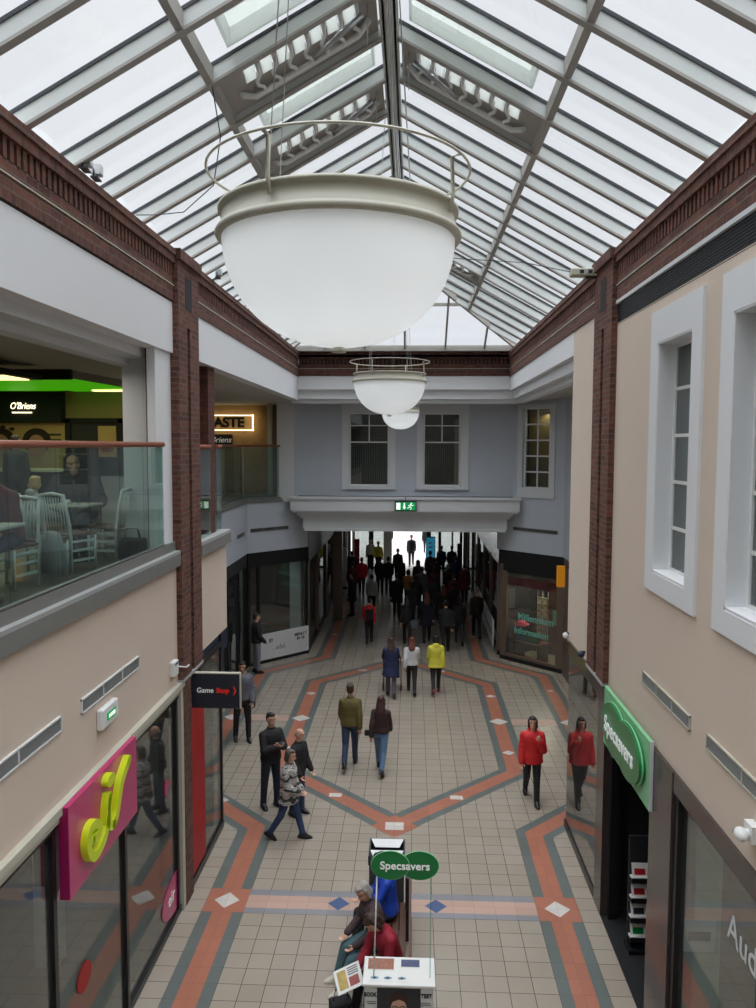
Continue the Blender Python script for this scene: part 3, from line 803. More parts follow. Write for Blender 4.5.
# ================================================================== LEFT SHOP
def room(name, x0, x1, y0, y1, z0, z1, wallm, floorm, ceilm, openx=None, openy=None):
    """floor, ceiling and walls as separate thin slabs; one side may stay open"""
    t = .08
    def sl(nm, m, *q): struct(MB().use(m).box(*q).build(nm))
    sl(name.replace('wall', 'floor'), floorm, x0, x1, y0, y1, z0, z0+.012)
    sl(name.replace('wall', 'ceiling'), ceilm, x0, x1, y0, y1, z1, z1+t)
    if openx != 'lo': sl(name, wallm, x0-t, x0, y0, y1, z0, z1)
    if openx != 'hi': sl(name, wallm, x1, x1+t, y0, y1, z0, z1)
    if openy != 'lo': sl(name, wallm, x0, x1, y0-t, y0, z0, z1)
    if openy != 'hi': sl(name, wallm, x0, x1, y1, y1+t, z0, z1)
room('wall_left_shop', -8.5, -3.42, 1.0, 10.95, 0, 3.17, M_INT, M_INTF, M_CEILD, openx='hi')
b = MB().use(M_CREAM); b.box(-3.47, XL, -3, 1.0, 0, 3.3); struct(b.build('wall_left_rear'))
sf = root('storefront'); tag(sf, 'glazed black framed shop front under the magenta sign', 'shop front')
b = MB().use(M_BLACK)
for y in (3.2, 5.05, 6.9, 8.7, 10.72): b.box(-3.33, -3.25, y-.035, y+.035, .08, 3.2)
b.box(-3.34, -3.25, 1, 10.93, 0, .09); b.box(-3.33, -3.25, 1, 10.93, 3.12, 3.18); b.box(-3.33, -3.25, 10.86, 10.93, 0, 3.2)
b.build('frame', parent=sf)
ys = [1.0, 3.2, 5.05, 6.9, 8.7, 10.72, 10.9]
for a, c in zip(ys, ys[1:]):
    g = MB().use(GL_SHOP); g.box(-3.295, -3.285, a+.035, c-.035, .09, 3.12); g.build('glass_panel', parent=sf)
lamp((-6.2, 6.5, 3.05), 1.5, 6, 26, (1, .96, .88))
# magenta box sign with lime script letters
sg = root('box_sign', (.022,0,0)); tag(sg, 'magenta box sign with raised lime script letters above the left shop', 'sign')
b = MB().use(M_PINK); b.box(-3.27, -3.17, 6.99, 8.8, 2.42, 3.31); b.use(M_PINKD); b.box(-3.265, -3.175, 6.985, 6.99, 2.425, 3.305); o = b.build('panel', parent=sg)
def sp(y, z): return (-3.125, y, z)
def stroke(pts, r):
    """flat extruded pen stroke on the sign"""
    P = []
    for i in range(len(pts)-1):
        p0 = Vector(pts[max(i-1,0)]); p1 = Vector(pts[i]); p2 = Vector(pts[i+1]); p3 = Vector(pts[min(i+2,len(pts)-1)])
        for k in range(6):
            t = k/6; P.append(.5*((2*p1)+(p2-p0)*t+(2*p0-5*p1+4*p2-p3)*t*t+(3*p1-p0-3*p2+p3)*t**3))
    P.append(Vector(pts[-1])); mb = MB().use(M_LIME)
    L_, R_ = [], []
    for i, p in enumerate(P):
        d = (P[min(i+1,len(P)-1)]-P[max(i-1,0)]).normalized(); n = Vector((-d.y, d.x))
        L_.append(p+n*r); R_.append(p-n*r)
    for i in range(len(P)-1):
        q = [L_[i], L_[i+1], R_[i+1], R_[i]]
        mb.prism([(-3.175, v.x, v.y) for v in q], (.075, 0, 0))
    for e in (P[0], P[-1]):
        mb.prism([(-3.175, e.x+r*math.cos(a*PI/6), e.y+r*math.sin(a*PI/6)) for a in range(12)], (.075, 0, 0))
    return mb
E_ = [(7.38,2.80),(7.52,2.79),(7.56,2.86),(7.45,2.93),(7.33,2.92),(7.28,2.82),(7.31,2.71),(7.41,2.62),(7.54,2.62),(7.68,2.68),(7.77,2.78)]
I_ = [(7.76,2.80),(7.78,2.95),(7.82,3.04),(7.83,3.04),(7.80,2.86),(7.82,2.74),(7.92,2.70)]
R2 = [(7.92,2.70),(8.02,2.77),(8.10,2.92),(8.20,3.07),(8.40,3.2)]
LSX = 1.0
stroke(E_, .048).build('letter', parent=sg); stroke(I_, .05).build('letter', parent=sg); stroke(R2, .05).build('letter', parent=sg)
b = MB().use(M_LIME); b.prism([(-3.175, 7.87+.11*math.cos(a*PI/10), 3.2+.065*math.sin(a*PI/10)) for a in range(20)], (.075,0,0)); b.build('letter_dot', parent=sg)
def oval_x(x, cy, cz, ry_, rz_, m, th=.006, name='window_sticker', n=32):
    b = MB().use(m); b.prism([(x, cy+ry_*math.cos(2*PI*k/n), cz+rz_*math.sin(2*PI*k/n)) for k in range(n)], (th, 0, 0)); return b
b = MB().use(M_PINK); b.prism([(-3.28, 10.68+.66*math.cos(PI/2+PI*k/24), .4+.27*math.sin(PI/2+PI*k/24)) for k in range(25)], (.006,0,0)); o = b.build('window_sticker'); tag(o, 'large magenta oval sticker low on the left shop window', 'sticker')
text('eir', .26, frame((-3.27, 10.42, .42), (0,1,0), (0,0,1)), M_WLET, parent=o, ext=.002)
o = oval_x(-3.28, 10.29, 2.03, .07, .12, M_PINK).build('window_sticker'); tag(o, 'small magenta sticker high on the left shop window', 'sticker')
o = oval_x(-3.28, 7.55, 1.28, .17, .14, M_REDPOST).build('window_sticker'); tag(o, 'round red sticker on the left shop door glass', 'sticker')
# furniture glimpsed inside
ct = root('shop_counter', (-5.6, 8.2, 0)); tag(ct, 'white counter block inside the left shop', 'counter')
b = MB().use(M_SHINYW); b.box(-.35, .35, -1, 1, .1, .98); b.build('cabinet', parent=ct)
b = MB().use(M_BROWNFRAME); b.box(-.4, .4, -1.05, 1.05, .98, 1.03); b.build('worktop', parent=ct)
b = MB().use(M_BLACK); b.box(-.32, .32, -.97, .97, 0.012, .1); b.build('plinth', parent=ct)
st = root('display_column', (-4.6, 9.6, 0)); tag(st, 'pale display column standing inside the left shop window', 'display')
b = MB().use(M_LGREY); b.box(-.14, .14, -.14, .14, .012, 2.2); b.build('column', parent=st)
b = MB().use(M_BLACK); b.box(-.12, .12, -.15, -.14, 1.1, 1.9); b.build('screen', parent=st)
b = MB().use(M_REDPOST); b.box(-5.2, -5.1, 6.1, 6.5, .012, 2.9); o = b.build('display_banner'); tag(o, 'dark red upright banner inside the left shop', 'banner')

# vents, exit box and sensor on the left cream band
def vent_x(name_y0, y1, z0, z1, x, s, label, n=3, group='wall grilles in the cream walls'):
    r = root('wall_vent', (x, name_y0, z0)); tag(r, label, 'vent')
    L_ = y1-name_y0; h = z1-z0; b = MB().use(M_PLUMWHITE if s > 0 else M_CREAMMETAL)
    t = .015
    def bx(mb, a, c, d, e, o0, o1): mb.box(min(s*o0, s*o1), max(s*o0, s*o1), a, c, d, e)
    bx(b, 0, L_, 0, t, 0, .02); bx(b, 0, L_, h-t, h, 0, .02)
    for k in range(n+1): y = k*(L_-t)/n; bx(b, y, y+t, 0, h, 0, .02)
    b.build('frame', parent=r)
    b = MB().use(M_GAP); bx(b, t, L_-t, t, h-t, .0, .004); b.build('backing', parent=r)
    b = MB().use(M_GRILLE)
    for k in range(9):
        z = t+(h-2*t)*(k+.5)/9; bx(b, t, L_-t, z-.003, z+.003, .004, .014)
    b.build('slats', parent=r)
vent_x(7.59, 9.27, 3.98, 4.13, XL, 1, 'long grille beside the exit box on the left cream wall')
vent_x(5.5, 7.14, 3.98, 4.13, XL, 1, 'long grille nearest the left edge on the left cream wall', 2)
vent_x(7.74, 9.35, 3.87, 4.02, XR, -1, 'long grille above the round green sign on the right cream wall')
vent_x(5.7, 7.3, 3.87, 4.02, XR, -1, 'long grille nearest the right edge on the right cream wall', 2)
eb = root('exit_light', (XL, 7.97, 3.69)); tag(eb, 'white emergency exit box with green face on the left cream wall', 'exit light')
b = MB().use(M_PLUMWHITE); b.box(0, .07, 0, .46, -.02, .2); bevel(b.build('case', parent=eb), .02)
b = MB().use(M_EXITG); b.box(.07, .078, .12, .36, .05, .13); dsp = b.build('display', parent=eb)
b = MB().use(M_EXITW)
for y in (.16, .2, .24, .28, .31): b.box(.078, .081, y, y+.02, .07, .11)
b.build('symbol', parent=dsp)
o = root('sensor_box', (XL, 10.48, 3.5)); tag(o, 'small white sensor box with blue top beside the left brick pier', 'sensor box')
b = MB().use(M_PLUMWHITE); b.box(0, .07, 0, .2, 0, .2); bevel(b.build('case', parent=o), .01)
b = MB().use(M_NAVY); b.box(.07, .074, .04, .16, .15, .18); b.build('label_strip', parent=o)
b = MB().use(M_PLUMWHITE); b.tube([(.03, .2, .1), (.12, .4, .03), (.09, .62, 0)], .012, 6); b.build('cable', parent=o)

# ================================================================== GAME SHOP beyond the pier
sf = root('storefront'); tag(sf, 'shop window with tall red banner beyond the left brick pier', 'shop front')
g = MB().use(GL_SHOP); g.box(-3.28, -3.27, 11.27, 13.3, .12, 3.2); g.build('glass_panel', parent=sf)
b = MB().use(M_BLACK); b.box(-3.33, -3.24, 11.26, 13.36, 0, .12); b.box(-3.33, -3.25, 13.3, 13.36, 0, 3.42); b.box(-3.33, -3.25, 11.26, 13.36, 3.2, 3.3); b.build('frame', parent=sf)
b = MB().use(M_REDPOST); b.box(-3.268, -3.26, 11.3, 12.2, .14, 2.8); o = b.build('window_banner'); tag(o, 'tall plain red banner fixed to the shop glass beyond the left pier', 'banner')
b = MB().use(M_INTD); b.wallseg((-3.27,13.9), (-4.9,15.5), .1, 3.1, 3.43); b.use(M_NAVY); b.box(-3.5, -3.29, 13.38, 13.9, 3.05, 3.42)
b.box(-3.5,-3.29,12,13.4,3.2,3.42)
struct(b.build('trim_7'))
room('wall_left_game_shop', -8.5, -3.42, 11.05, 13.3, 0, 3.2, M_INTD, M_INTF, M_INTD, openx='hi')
bs = root('projecting_sign', (-3.18, 11.42, 2.76)); tag(bs, 'dark slate projecting sign with white and red letters on the left brick pier', 'sign')
b = MB().use(M_GSIGN); b.box(-.06, .66, 0, .07, 0, .52); bb_ = bevel(b.build('board', parent=bs), .01)
b = MB().use(M_CREAMMETAL); b.box(-.07, .67, -.004, .074, .52, .535); b.box(.66, .672, -.004, .074, -.005, .52); b.build('edge_trim', parent=bs)
text('Game', .105, frame((.02,-.006,.27),(1,0,0),(0,0,1)), M_WLET, parent=bb_, align='LEFT', bold=.001)
text('Stop', .105, frame((.312,-.006,.27),(1,0,0),(0,0,1)), M_REDLET, parent=bb_, align='LEFT', bold=.001)
b = MB().use(M_REDLET); b.prism([(.565,-.004,.33),(.58,-.004,.33),(.61,-.004,.27),(.58,-.004,.21),(.565,-.004,.21),(.592,-.004,.27)], (0,-.006,0)); b.build('arrow_mark', parent=bb_)
# side of the octagon on the left: dark fronts, black fascia
sf = root('storefront'); tag(sf, 'dark framed shop front along the left alcove behind the standing men', 'shop front')
b = MB().use(M_INTD)
b.box(-5.1, -4.88, 15.4, 23.3, 3.05, 3.43); b.use(M_BLACK); b.box(-5.0, -4.88, 15.4, 23.3, 0, .12)
for y in (15.45, 17.2, 19, 20.8, 22.2, 23.2): b.box(-5.0, -4.88, y, y+.1, .12, 3.05)
b.build('frame', parent=sf)
g = MB().use(GL_SHOP); g.box(-4.95, -4.94, 15.5, 23.2, .12, 3.05); g.build('glass_panel', parent=sf)
b = MB().use(M_NAVY); b.box(-5.1, -5.06, 17.4, 20.6, .3, 2.6); o = b.build('window_panel'); tag(o, 'navy blue panel behind the left alcove window', 'panel')
cf = root('storefront'); tag(cf, 'angled shop window with white boarding below at the far left corner', 'shop front')
P0, P1 = Vector((-4.86,23.3,0)), Vector((-3.27,25.0,0)); dvl = (P1-P0).normalized(); nl = Vector((dvl.y,-dvl.x,0))
def lb(mb, t0_, t1_, z0, z1, o0, o1):
    Q = [P0+dvl*t0_+nl*o0, P0+dvl*t1_+nl*o0, P0+dvl*t1_+nl*o1, P0+dvl*t0_+nl*o1]
    return mb.prism([(q.x, q.y, z0) for q in Q], (0,0,z1-z0))
LL = (P1-P0).length
b = MB().use(M_GAP); lb(b, 0, LL, 3.0, 3.43, -.2, .02); b.use(M_BLACK); lb(b, 0, LL, 0, .08, -.1, .02)
for t in (0, .35, LL-.1): lb(b, t, t+.08, .08, 3.0, -.08, .0)
b.build('frame', parent=cf)
g = MB().use(GL_SHOP); lb(g, .08, LL-.1, .08, 3.0, -.05, -.04); g.build('glass_panel', parent=cf)
b = MB().use(M_SHINYW); lb(b, .38, LL-.02, .1, .9, 0, .025); bd = b.build('boarding', parent=cf)
def lt(t, z): q = P0+dvl*t+nl*.03; return (q.x, q.y, z)
text('ET', .14, frame(lt(.82,.66), dvl, (0,0,1)), M_CHAR, parent=bd, bold=.004)
text('. adel.', .22, frame(lt(1.15,.42), dvl, (0,0,1)), M_GRILLE, parent=bd)
text('MENU T\nIN 10', .13, frame(lt(1.98,.62), dvl, (0,0,1)), M_CHAR, parent=bd, bold=.003)
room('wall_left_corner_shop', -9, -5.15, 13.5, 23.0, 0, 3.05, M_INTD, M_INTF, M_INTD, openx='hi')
b = MB().use(M_INTD); b.box(-8, -3.45, 26.5, 26.6, 0, 3.4); b.use(M_LGREY); b.box(-3.9, -3.55, 25.2, 25.5, 0, 3.2); b.use(M_INTG); b.box(-5.6,-5.5,23.4,26.5,0,3.3); struct(b.build('wall_far_left_shop'))
lamp((-4.6, 25, 3.0), .6, .6, 6, (.85, 1, .95)); lamp(dp(.8,2.7,-.9), .8, .8, 42, (1,.85,.65)); lamp(dp(.9,7.6,-.35), .3, .3, 2, (1,.95,.8))  # unseen lights added to brighten the far corner shops and facet window

# gallery vents
def vent_line(a, c, z0, z1, label):
    a = Vector((*a,0)); c = Vector((*c,0)); d = (c-a).normalized(); n = Vector((d.y,-d.x,0)); Lg = (c-a).length
    r = root('wall_vent', (a.x, a.y, z0)); tag(r, label, 'vent')
    def bx(mb, t0_, t1_, zz0, zz1, o0, o1):
        Q = [d*t0_+n*o0, d*t1_+n*o0, d*t1_+n*o1, d*t0_+n*o1]; mb.prism([(q.x,q.y,zz0) for q in Q], (0,0,zz1-zz0))
    h = z1-z0; b = MB().use(M_GAP); bx(b, 0, Lg, 0, h, 0.001, .006); b.build('backing', parent=r)
    b = MB().use(M_GRILLE); bx(b, 0, Lg, 0, .012, .006, .02); bx(b, 0, Lg, h-.012, h, .006, .02)
    for k in range(4): t = k*(Lg-.012)/3; bx(b, t, t+.012, 0, h, .006, .02)
    for k in range(5): z = h*(k+.5)/5; bx(b, 0, Lg, z-.003, z+.003, .006, .014)
    b.build('frame', parent=r)
q = Vector((-4.86,23.25)); e = Vector((-3.28,24.98)); u = (e-q).normalized()
vent_line(q+u*.12, q+u*1.55, 4.05, 4.16, 'grille on the grey gallery band at the far left corner')
vent_line((-4.858,21.9), (-4.858,22.8), 4.02, 4.13, 'short grille on the side of the left gallery band')
P = A+dv*.08; Q = A+dv*1.72
vent_line((P.x,P.y), (Q.x,Q.y), 4.07, 4.18, 'grille on the grey wall under the small paned window')

# ================================================================== RIGHT SIDE SHOPS
# optician front
of = root('storefront'); tag(of, 'dark granite optician shop front with open doorway on the right', 'shop front')
b = MB().use(M_GRANITE)
b.box(2.71, 2.98, 10.97, 11.38, 0, 3.3); b.box(2.71, 2.98, 8.12, 8.85, 0, 3.3); b.box(2.72, 2.98, -3, 8.12, 3.1, 3.3); b.box(2.74, 2.98, 8.85, 10.97, 3.0, 3.3)
b.box(2.72, 2.98, 11.38, 13.65, 3.06, 3.3)
b.build('granite_surround', parent=of)
b = MB().use(M_BLACK)
b.box(2.74, 2.84, 8.0, 8.12, 0.1, 3.1); b.box(2.76, 2.84, -3, 8.02, 3.04, 3.1); b.box(2.72, 2.86, -3, 8.12, 0, .1)
for y in (6.1, 4.1): b.box(2.76, 2.84, y, y+.06, .1, 3.04)
b.box(2.71, 2.84, 11.38, 13.65, 0, .14); b.box(2.74, 2.84, 13.58, 13.65, .14, 3.06)
b.box(2.8,2.9, 10.86,10.97, 0, 3.0); b.box(2.8,2.84, 9.8,9.85, 2.62, 3.0); b.build('frame', parent=of)
g = MB().use(GL_SHOP); g.box(2.79, 2.8, -3, 8.0, .1, 3.04); g.build('glass_panel', parent=of)
g = MB().use(GL_MIRR); g.box(2.725, 2.735, 11.38, 13.58, .14, 3.06); g.build('glass_panel', parent=of)
b = MB().use(M_GREEN)
b = MB().use(M_LGREEN); b.box(2.66, 2.705, 8.74, 10.82, 2.6, 3.38); b.use(M_LGREY); b.box(2.665, 2.705, 8.728, 8.74, 2.59, 3.39)
sg = root('box_sign'); tag(sg, 'pale green fascia sign with two overlapping dark green ovals over the right doorway', 'sign')
b.build('panel', parent=sg)
for cy, x in ((10.12, 2.595), (9.42, 2.585)):
    b = oval_x(x, cy, 3.0, .56, .32, M_GREEN, .07, n=48); ov = b.build('oval', parent=sg)
    b = MB().use(M_LGREEN); b.tube([(x+.04, cy+.57*math.cos(2*PI*k/48), 3.0+.33*math.sin(2*PI*k/48)) for k in range(48)], .012, 6, closed=True); b.build('oval_rim', parent=ov)
text('Specsavers', .3, frame((2.578, 9.78, 3.0), (0,-1,0), (0,0,1)), M_WLET, parent=ov, ext=.004, bold=.004, sx=1.04)
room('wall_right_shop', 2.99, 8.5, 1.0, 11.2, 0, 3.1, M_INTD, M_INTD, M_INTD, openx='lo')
b = MB().use(M_INTG); b.box(2.86, 3.26, 8.12, 8.2, .012, 3.05); b.use(M_BROWNFRAME); b.box(3.26, 5.0, 8.12, 8.2, .012, 3.05); struct(b.build('wall_right_partition'))
b = MB().use(M_BENCH); b.box(5.0, 5.1, 1.1, 8.1, .012, 3.0); struct(b.build('wall_right_partition'))
b = MB().use(M_GAP); b.box(2.715, 2.99, 8.85, 10.97, .001, .02); b.box(2.99, 5, 8.2, 11.1, .013, .02); b.box(2.84,2.99,-3,8.1,0,.012); struct(b.build('floor_mat'))
lamp((3.8, 5.5, 3.0), .8, 4, 14, (.95, 1, .9))
tx = text('Audiologists', .36, frame((2.785, 5.9, 2.5), (0,-1,0), (0,0,1)), M_LGREY, name='window_lettering', ext=.002)
tag(tx, 'large pale vinyl lettering across the near right shop window', 'lettering')
fr = root('framed_notice', (2.87, 8.1, 1.38), R(90)); tag(fr, 'white framed notice with a dark plate inside the near right window', 'notice')
b = MB().use(M_SHINYW); b.box(0, .02, -.33, 0, 0, .34); b.build('frame', parent=fr)
b = MB().use(M_CHAR); b.box(-.006, 0, -.28, -.05, .12, .22); b.build('plate', parent=fr)
cb = root('window_bench', (3.6, 6.3, .012)); tag(cb, 'low pale green display bench inside the near right window', 'bench')
b = MB().use(M_INTG); b.box(-.3, .3, -1.5, 1.5, .3, .36); b.build('top', parent=cb)
for y in (-1.3, 1.3): b = MB().use(M_LGREY); b.box(-.25, .25, y-.05, y+.05, 0, .3); b.build('leg', parent=cb)
# leaflet rack in the doorway
lr = root('leaflet_rack', (2.93, 10.2, .02)); tag(lr, 'dark leaflet rack with four tilted pockets inside the right doorway', 'rack')
b = MB().use(M_CHAR); b.box(-.02, .4, .1, .13, 0, 1.5); b.build('back', parent=lr)
b = MB().use(M_BLACK); b.box(-.05, .45, -.12, .15, 0, .05); b.build('base', parent=lr)
for k in range(4):
    z = .1+k*.27
    b = MB().use(M_BLACK); b.prism([(-.02,.1,z),(.4,.1,z),(.4,-.06,z+.04),(-.02,-.06,z+.04)], (0,0,-.015)); b.prism([(-.02,-.06,z+.04),(.4,-.06,z+.04),(.4,-.06,z+.09),(-.02,-.06,z+.09)],(0,.01,0)); b.build('pocket', parent=lr)
labs = ['lowest leaflet stack with a green logo in the doorway rack', 'second lowest leaflet stack in the doorway rack', 'second highest leaflet stack with red print in the doorway rack', 'highest leaflet stack with red print in the doorway rack']
for k in range(4):
    z = .162+k*.27; t = root('leaflet_stack', (2.93, 10.2, z)); tag(t, labs[k], 'leaflets', 'leaflets in the doorway rack')
    b = MB().use(M_PAPER); b.prism([(-.01,.09,0),(.22,.09,0),(.22,-.05,.03),(-.01,-.05,.03)], (0,0,.03)); b.prism([(.0,.0,.03),(.22,.0,.03),(.22,.07,.2),(.0,.07,.2)], (0,-.01,0)); b.build('paper', parent=t)
    b = MB().use([M_GREEN, M_GSIGN, M_REDPOST, M_REDPOST][k]); b.prism([(.03,.008,.07),(.17,.008,.07),(.17,.038,.14),(.03,.038,.14)], (0,-.006,0)); b.build('print', parent=t)
# camera dome near right edge
cd = root('security_camera', (2.66, 6.2, 3.6)); tag(cd, 'white dome security camera on the right wall above the shop window', 'camera')
b = MB().use(M_PLUMWHITE); b.box(.02, .09, -.05, .1, -.06, .08); b.tube([(.06,.02,.0),(-.04,.02,.0)], .035, 12); b.build('bracket', parent=cd)
b = MB().use(M_PLUMWHITE); b.ell((-.04,-.0,.0), (.055,.075,.055)); b.build('housing', parent=cd)
b = MB().use(M_BLACK); b.ell((-.05,.062,-.01), (.03,.03,.03)); b.build('lens', parent=cd)
for nm, loc, lab in (('dome_light', (2.70, 13.8, 3.36), 'small white dome at the corner of the far right cream wall'), ('blue_dome_camera', (2.63, 12.2, 3.45), 'small blue fitting on the foot of the right brick pier')):
    b = MB().use(M_PLUMWHITE if nm == 'dome_light' else M_NAVY); b.ell((0,0,0), (.055,.055,.055)); b.use(M_CHAR); b.box(-.01,.06,-.03,.03,.02,.05)
    o = b.build(nm, loc=loc); tag(o, lab, 'fitting')
# floodlights and emergency lamp on the eaves
def flood(loc, label, rz=0):
    r = root('floodlight', loc, rz); tag(r, label, 'floodlight')
    b = MB().use(M_STEEL); b.prism([(0,-.06,0),(0,.06,0),(0,.045,.1),(0,-.045,.1)], (.09,0,0)); b.build('head', parent=r)
    b = MB().use(M_EXITW if False else M_SHINYW); b.box(.09,.096,-.05,.05,.01,.09); b.build('lens', parent=r)
    b = MB().use(M_CHAR); b.tube([(.03,-.07,-.03),(.03,-.07,.05)], .008, 6); b.tube([(.03,.07,-.03),(.03,.07,.05)], .008, 6); b.box(.0,.07,-.08,.08,-.04,-.025); b.build('bracket', parent=r)
flood((XL+.03, 7.86, 9.36), 'left of the pair of grey floodlights on the left brick ledge', .1)
flood((XL+.03, 8.12, 9.36), 'right of the pair of grey floodlights on the left brick ledge', .1)
flood((XL+.1, 12.9, 9.36), 'single grey floodlight on the left brick ledge beyond the pier', .1)
el = root('emergency_light', (2.42, 12.0, 9.1)); tag(el, 'beige twin emergency light on top of the right brick pier', 'emergency light')
b = MB().use(M_CREAMMETAL); b.box(-.12, .3, -.1, .1, .03, .14); bevel(b.build('case', parent=el), .02)
b = MB().use(M_NAVY); b.box(.0,.06,-.104,-.1,.06,.11); b.box(.12,.18,-.104,-.1,.06,.11); b.build('lens', parent=el)
b = MB().use(M_CHAR); b.box(.1,.4,-.05,.05,0,.03); b.build('bracket', parent=el)
o = MB().use(M_CHAR).tube([(-1.88,7.6,9.98),(-1.95,8.2,9.75),(-2.2,8.9,9.5),(-2.65,9.3,9.33),(-3.0,9.4,9.33),(XL+.03,9.4,9.33)], .006, 6).build('hanging_cable'); tag(o, 'loose black cable looping down the left roof glass', 'cable')
o = MB().use(M_CHAR).tube([(-.3,10.6,9.2),(.6,11.2,9.22),(1.6,11.7,9.27),(2.3,12,9.2)], .006, 6).build('hanging_cable'); tag(o, 'thin cable stretched from the middle lamp wires to the right pier light', 'cable')

# right alcove front (far corner)
tf = root('storefront'); tag(tf, 'brown framed angled shop front with dark red canopy at the far right corner', 'shop front')
b = MB().use(M_GAP); dbox(b, -.35, 2.4, 2.75, 3.43, -.25, .0); b.use(M_BROWNFRAME)
dbox(b, -.28, -.12, .1, 2.78, -.1, .03); dbox(b, 1.75, 1.98, .1, 2.78, -.1, .03); dbox(b, -.35, -.28, 0, 3.0, -.1, .02)
b.use(M_GAP); dbox(b, -.35, 2.4, 0, .12, -.1, .04); b.use(M_BROWNFRAME); dbox(b, -.1, 1.8, .12, .2, -.06, .03)
b.build('frame', parent=tf)
g = MB().use(GL_SHOP); dbox(g, -.12, 1.75, .2, 2.75, -.04, -.03); g.build('glass_panel', parent=tf)
b = MB().use(M_AWN); b.prism([dp(-.12,2.6,-.1), dp(1.75,2.6,-.1), dp(1.75,2.35,-.06), dp(-.12,2.35,-.06)], (0,0,.02)); b.build('canopy', parent=tf)
text('Millennium', .3, frame(dp(.95,1.42,-.02), dv, (0,0,1)), M_TEAL, parent=tf, bold=.004)
text('Information', .27, frame(dp(.8,.98,-.02), dv, (0,0,1)), M_TEAL, parent=tf, bold=.004)
b = MB().use(M_BENCH); dbox(b, -.3, 2.2, .0, .9, -1.6, -1.5); dbox(b, -.3, 2.2, 0, 3.2, -2.4, -2.3); b.use(M_INTD); dbox(b, -.4, 2.5, 3.2, 3.3, -2.4, -.25); dbox(b,-.3,-.26,0,3.2,-2.3,-.2); struct(b.build('wall_right_far_shop'))
def item(name, lab, cat, t, z0, z1, w_, off, m):
    b = MB().use(m); dbox(b, t, t+w_, z0, z1, off-.15, off); o = bevel(b.build(name), .01); tag(o, lab, cat)
ds = root('display_table'); tag(ds, 'low brown display table inside the far right window', 'table')
b = MB().use(M_BENCH); dbox(b, -.05, 1.0, .55, .6, -.75, -.15); b.build('tabletop', parent=ds)
for t in (0, .9):
    b = MB().use(M_BENCH); dbox(b, t, t+.06, .012, .55, -.7, -.2); b.build('leg', parent=ds)
item('gift_box', 'blue box on the table in the far right window', 'box', .0, .6, .98, .35, -.3, mat('blue_card', (40,110,140), .5))
item('gift_box', 'teal box beside the blue box in the far right window', 'box', .42, .6, .85, .4, -.3, mat('teal_card', (70,140,120), .5))
cr_ = root('card_rack'); tag(cr_, 'tall wire card rack inside the far right window', 'rack')
b = MB().use(M_CREAMMETAL)
for k in range(3): dbox(b, .3+k*.2, .31+k*.2, .012, 2.1, -1.0, -.99)
for k in range(8): dbox(b, .3, .71, .5+k*.2, .515+k*.2, -1.0, -.98)
b.build('frame', parent=cr_)
b = MB().use(mat('greeting_cards', (170,150,120), .7, var=.5, scale=9))
for k in range(7):
    for j in range(2): dbox(b, .32+j*.2, .47+j*.2, .53+k*.2, .67+k*.2, -.99, -.985)
b.build('cards', parent=cr_)
b = MB().use(mat('pink_felt', (190,60,90), .8)); p = dp(.2, 1.12, -.35); b.ell(p, (.16,.16,.13)); b.lathe([(0,-.02),(.24,-.02),(.24,0),(0,.01)], p, 20); o = b.build('hat'); tag(o, 'pink brimmed hat displayed in the far right window', 'hat')
o = MB().use(M_CHAR); o.box(3.95, 4.42, 20.64, 20.66, 3.5, 3.53); o.use(M_ORANGE); o.box(3.78, 3.98, 20.6, 20.7, 3.0, 3.55); o = o.build('projecting_sign'); tag(o, 'small orange projecting sign on the far right corner', 'sign')
ms = root('poster_stand'); tag(ms, 'pale poster stand with green base inside the far right window', 'poster stand')
b = MB().use(M_LGREEN); dbox(b, 1.4, 1.7, 1.3, 1.75, -.3, -.28); b.build('poster', parent=ms); b = MB().use(M_GAP); dbox(b, 1.52, 1.56, .02, 1.3, -.3, -.27); dbox(b, 1.35, 1.72, .012, .04, -.4, -.15); b.build('pole', parent=ms)
# side walls of right alcove ground floor
b = MB().use(M_BROWNFRAME); b.box(4.42, 4.6, 15.8, 23.1, 0, 3.43); b.wallseg((4.42,15.6), (2.9,13.7), .12, 0, 3.3); b.use(M_INTD); b.box(3.6, 3.7, 11.3, 14.4, 0, 3.2); b.box(2.98,3.7,11.25,11.3,0,3.2); b.box(2.98,3.7,11.3,13.8,3.12,3.25); struct(b.build('wall_right_alcove_lower'))

# ================================================================== CAFE (upper left)
b = MB().use(mat('cafe_floor', (96,88,78), .45)); b.box(-12, -3.47, -3, 13.9, 4.98, 5.1); b.box(-12, -5.05, 13.9, 27, 4.98, 5.1); b.prism([(-5.05,23.6,4.98),(-3.4,25.2,4.98),(-3.4,27,4.98),(-5.05,27,4.98)], (0,0,.12)); b.prism([(-3.6,13.9,4.98),(-5.05,15.5,4.98),(-5.05,13.9,4.98)],(0,0,.119))
b.use(M_INTD); b.box(-12, -3.5, -3, 13.8, 4.7, 4.9); b.box(-12,-5.12,13.8,27,4.7,4.9)
struct(b.build('floor_upper'))
b = MB().use(mat('cafe_wall', (150,130,92), .8, var=.08)); b.box(-12, -5.9, 17.3, 17.45, 5.1, 7.93); b.box(-12.1, -12, -3, 27, 5.1, 7.93)
b.use(M_TASTE); b.box(-8, -4.5, 25.5, 25.6, 5.1, 8.0); b.use(M_BROWNFRAME); b.box(-4.5, -3.5, 25.5, 25.6, 5.1, 8.0); struct(b.build('wall_cafe'))
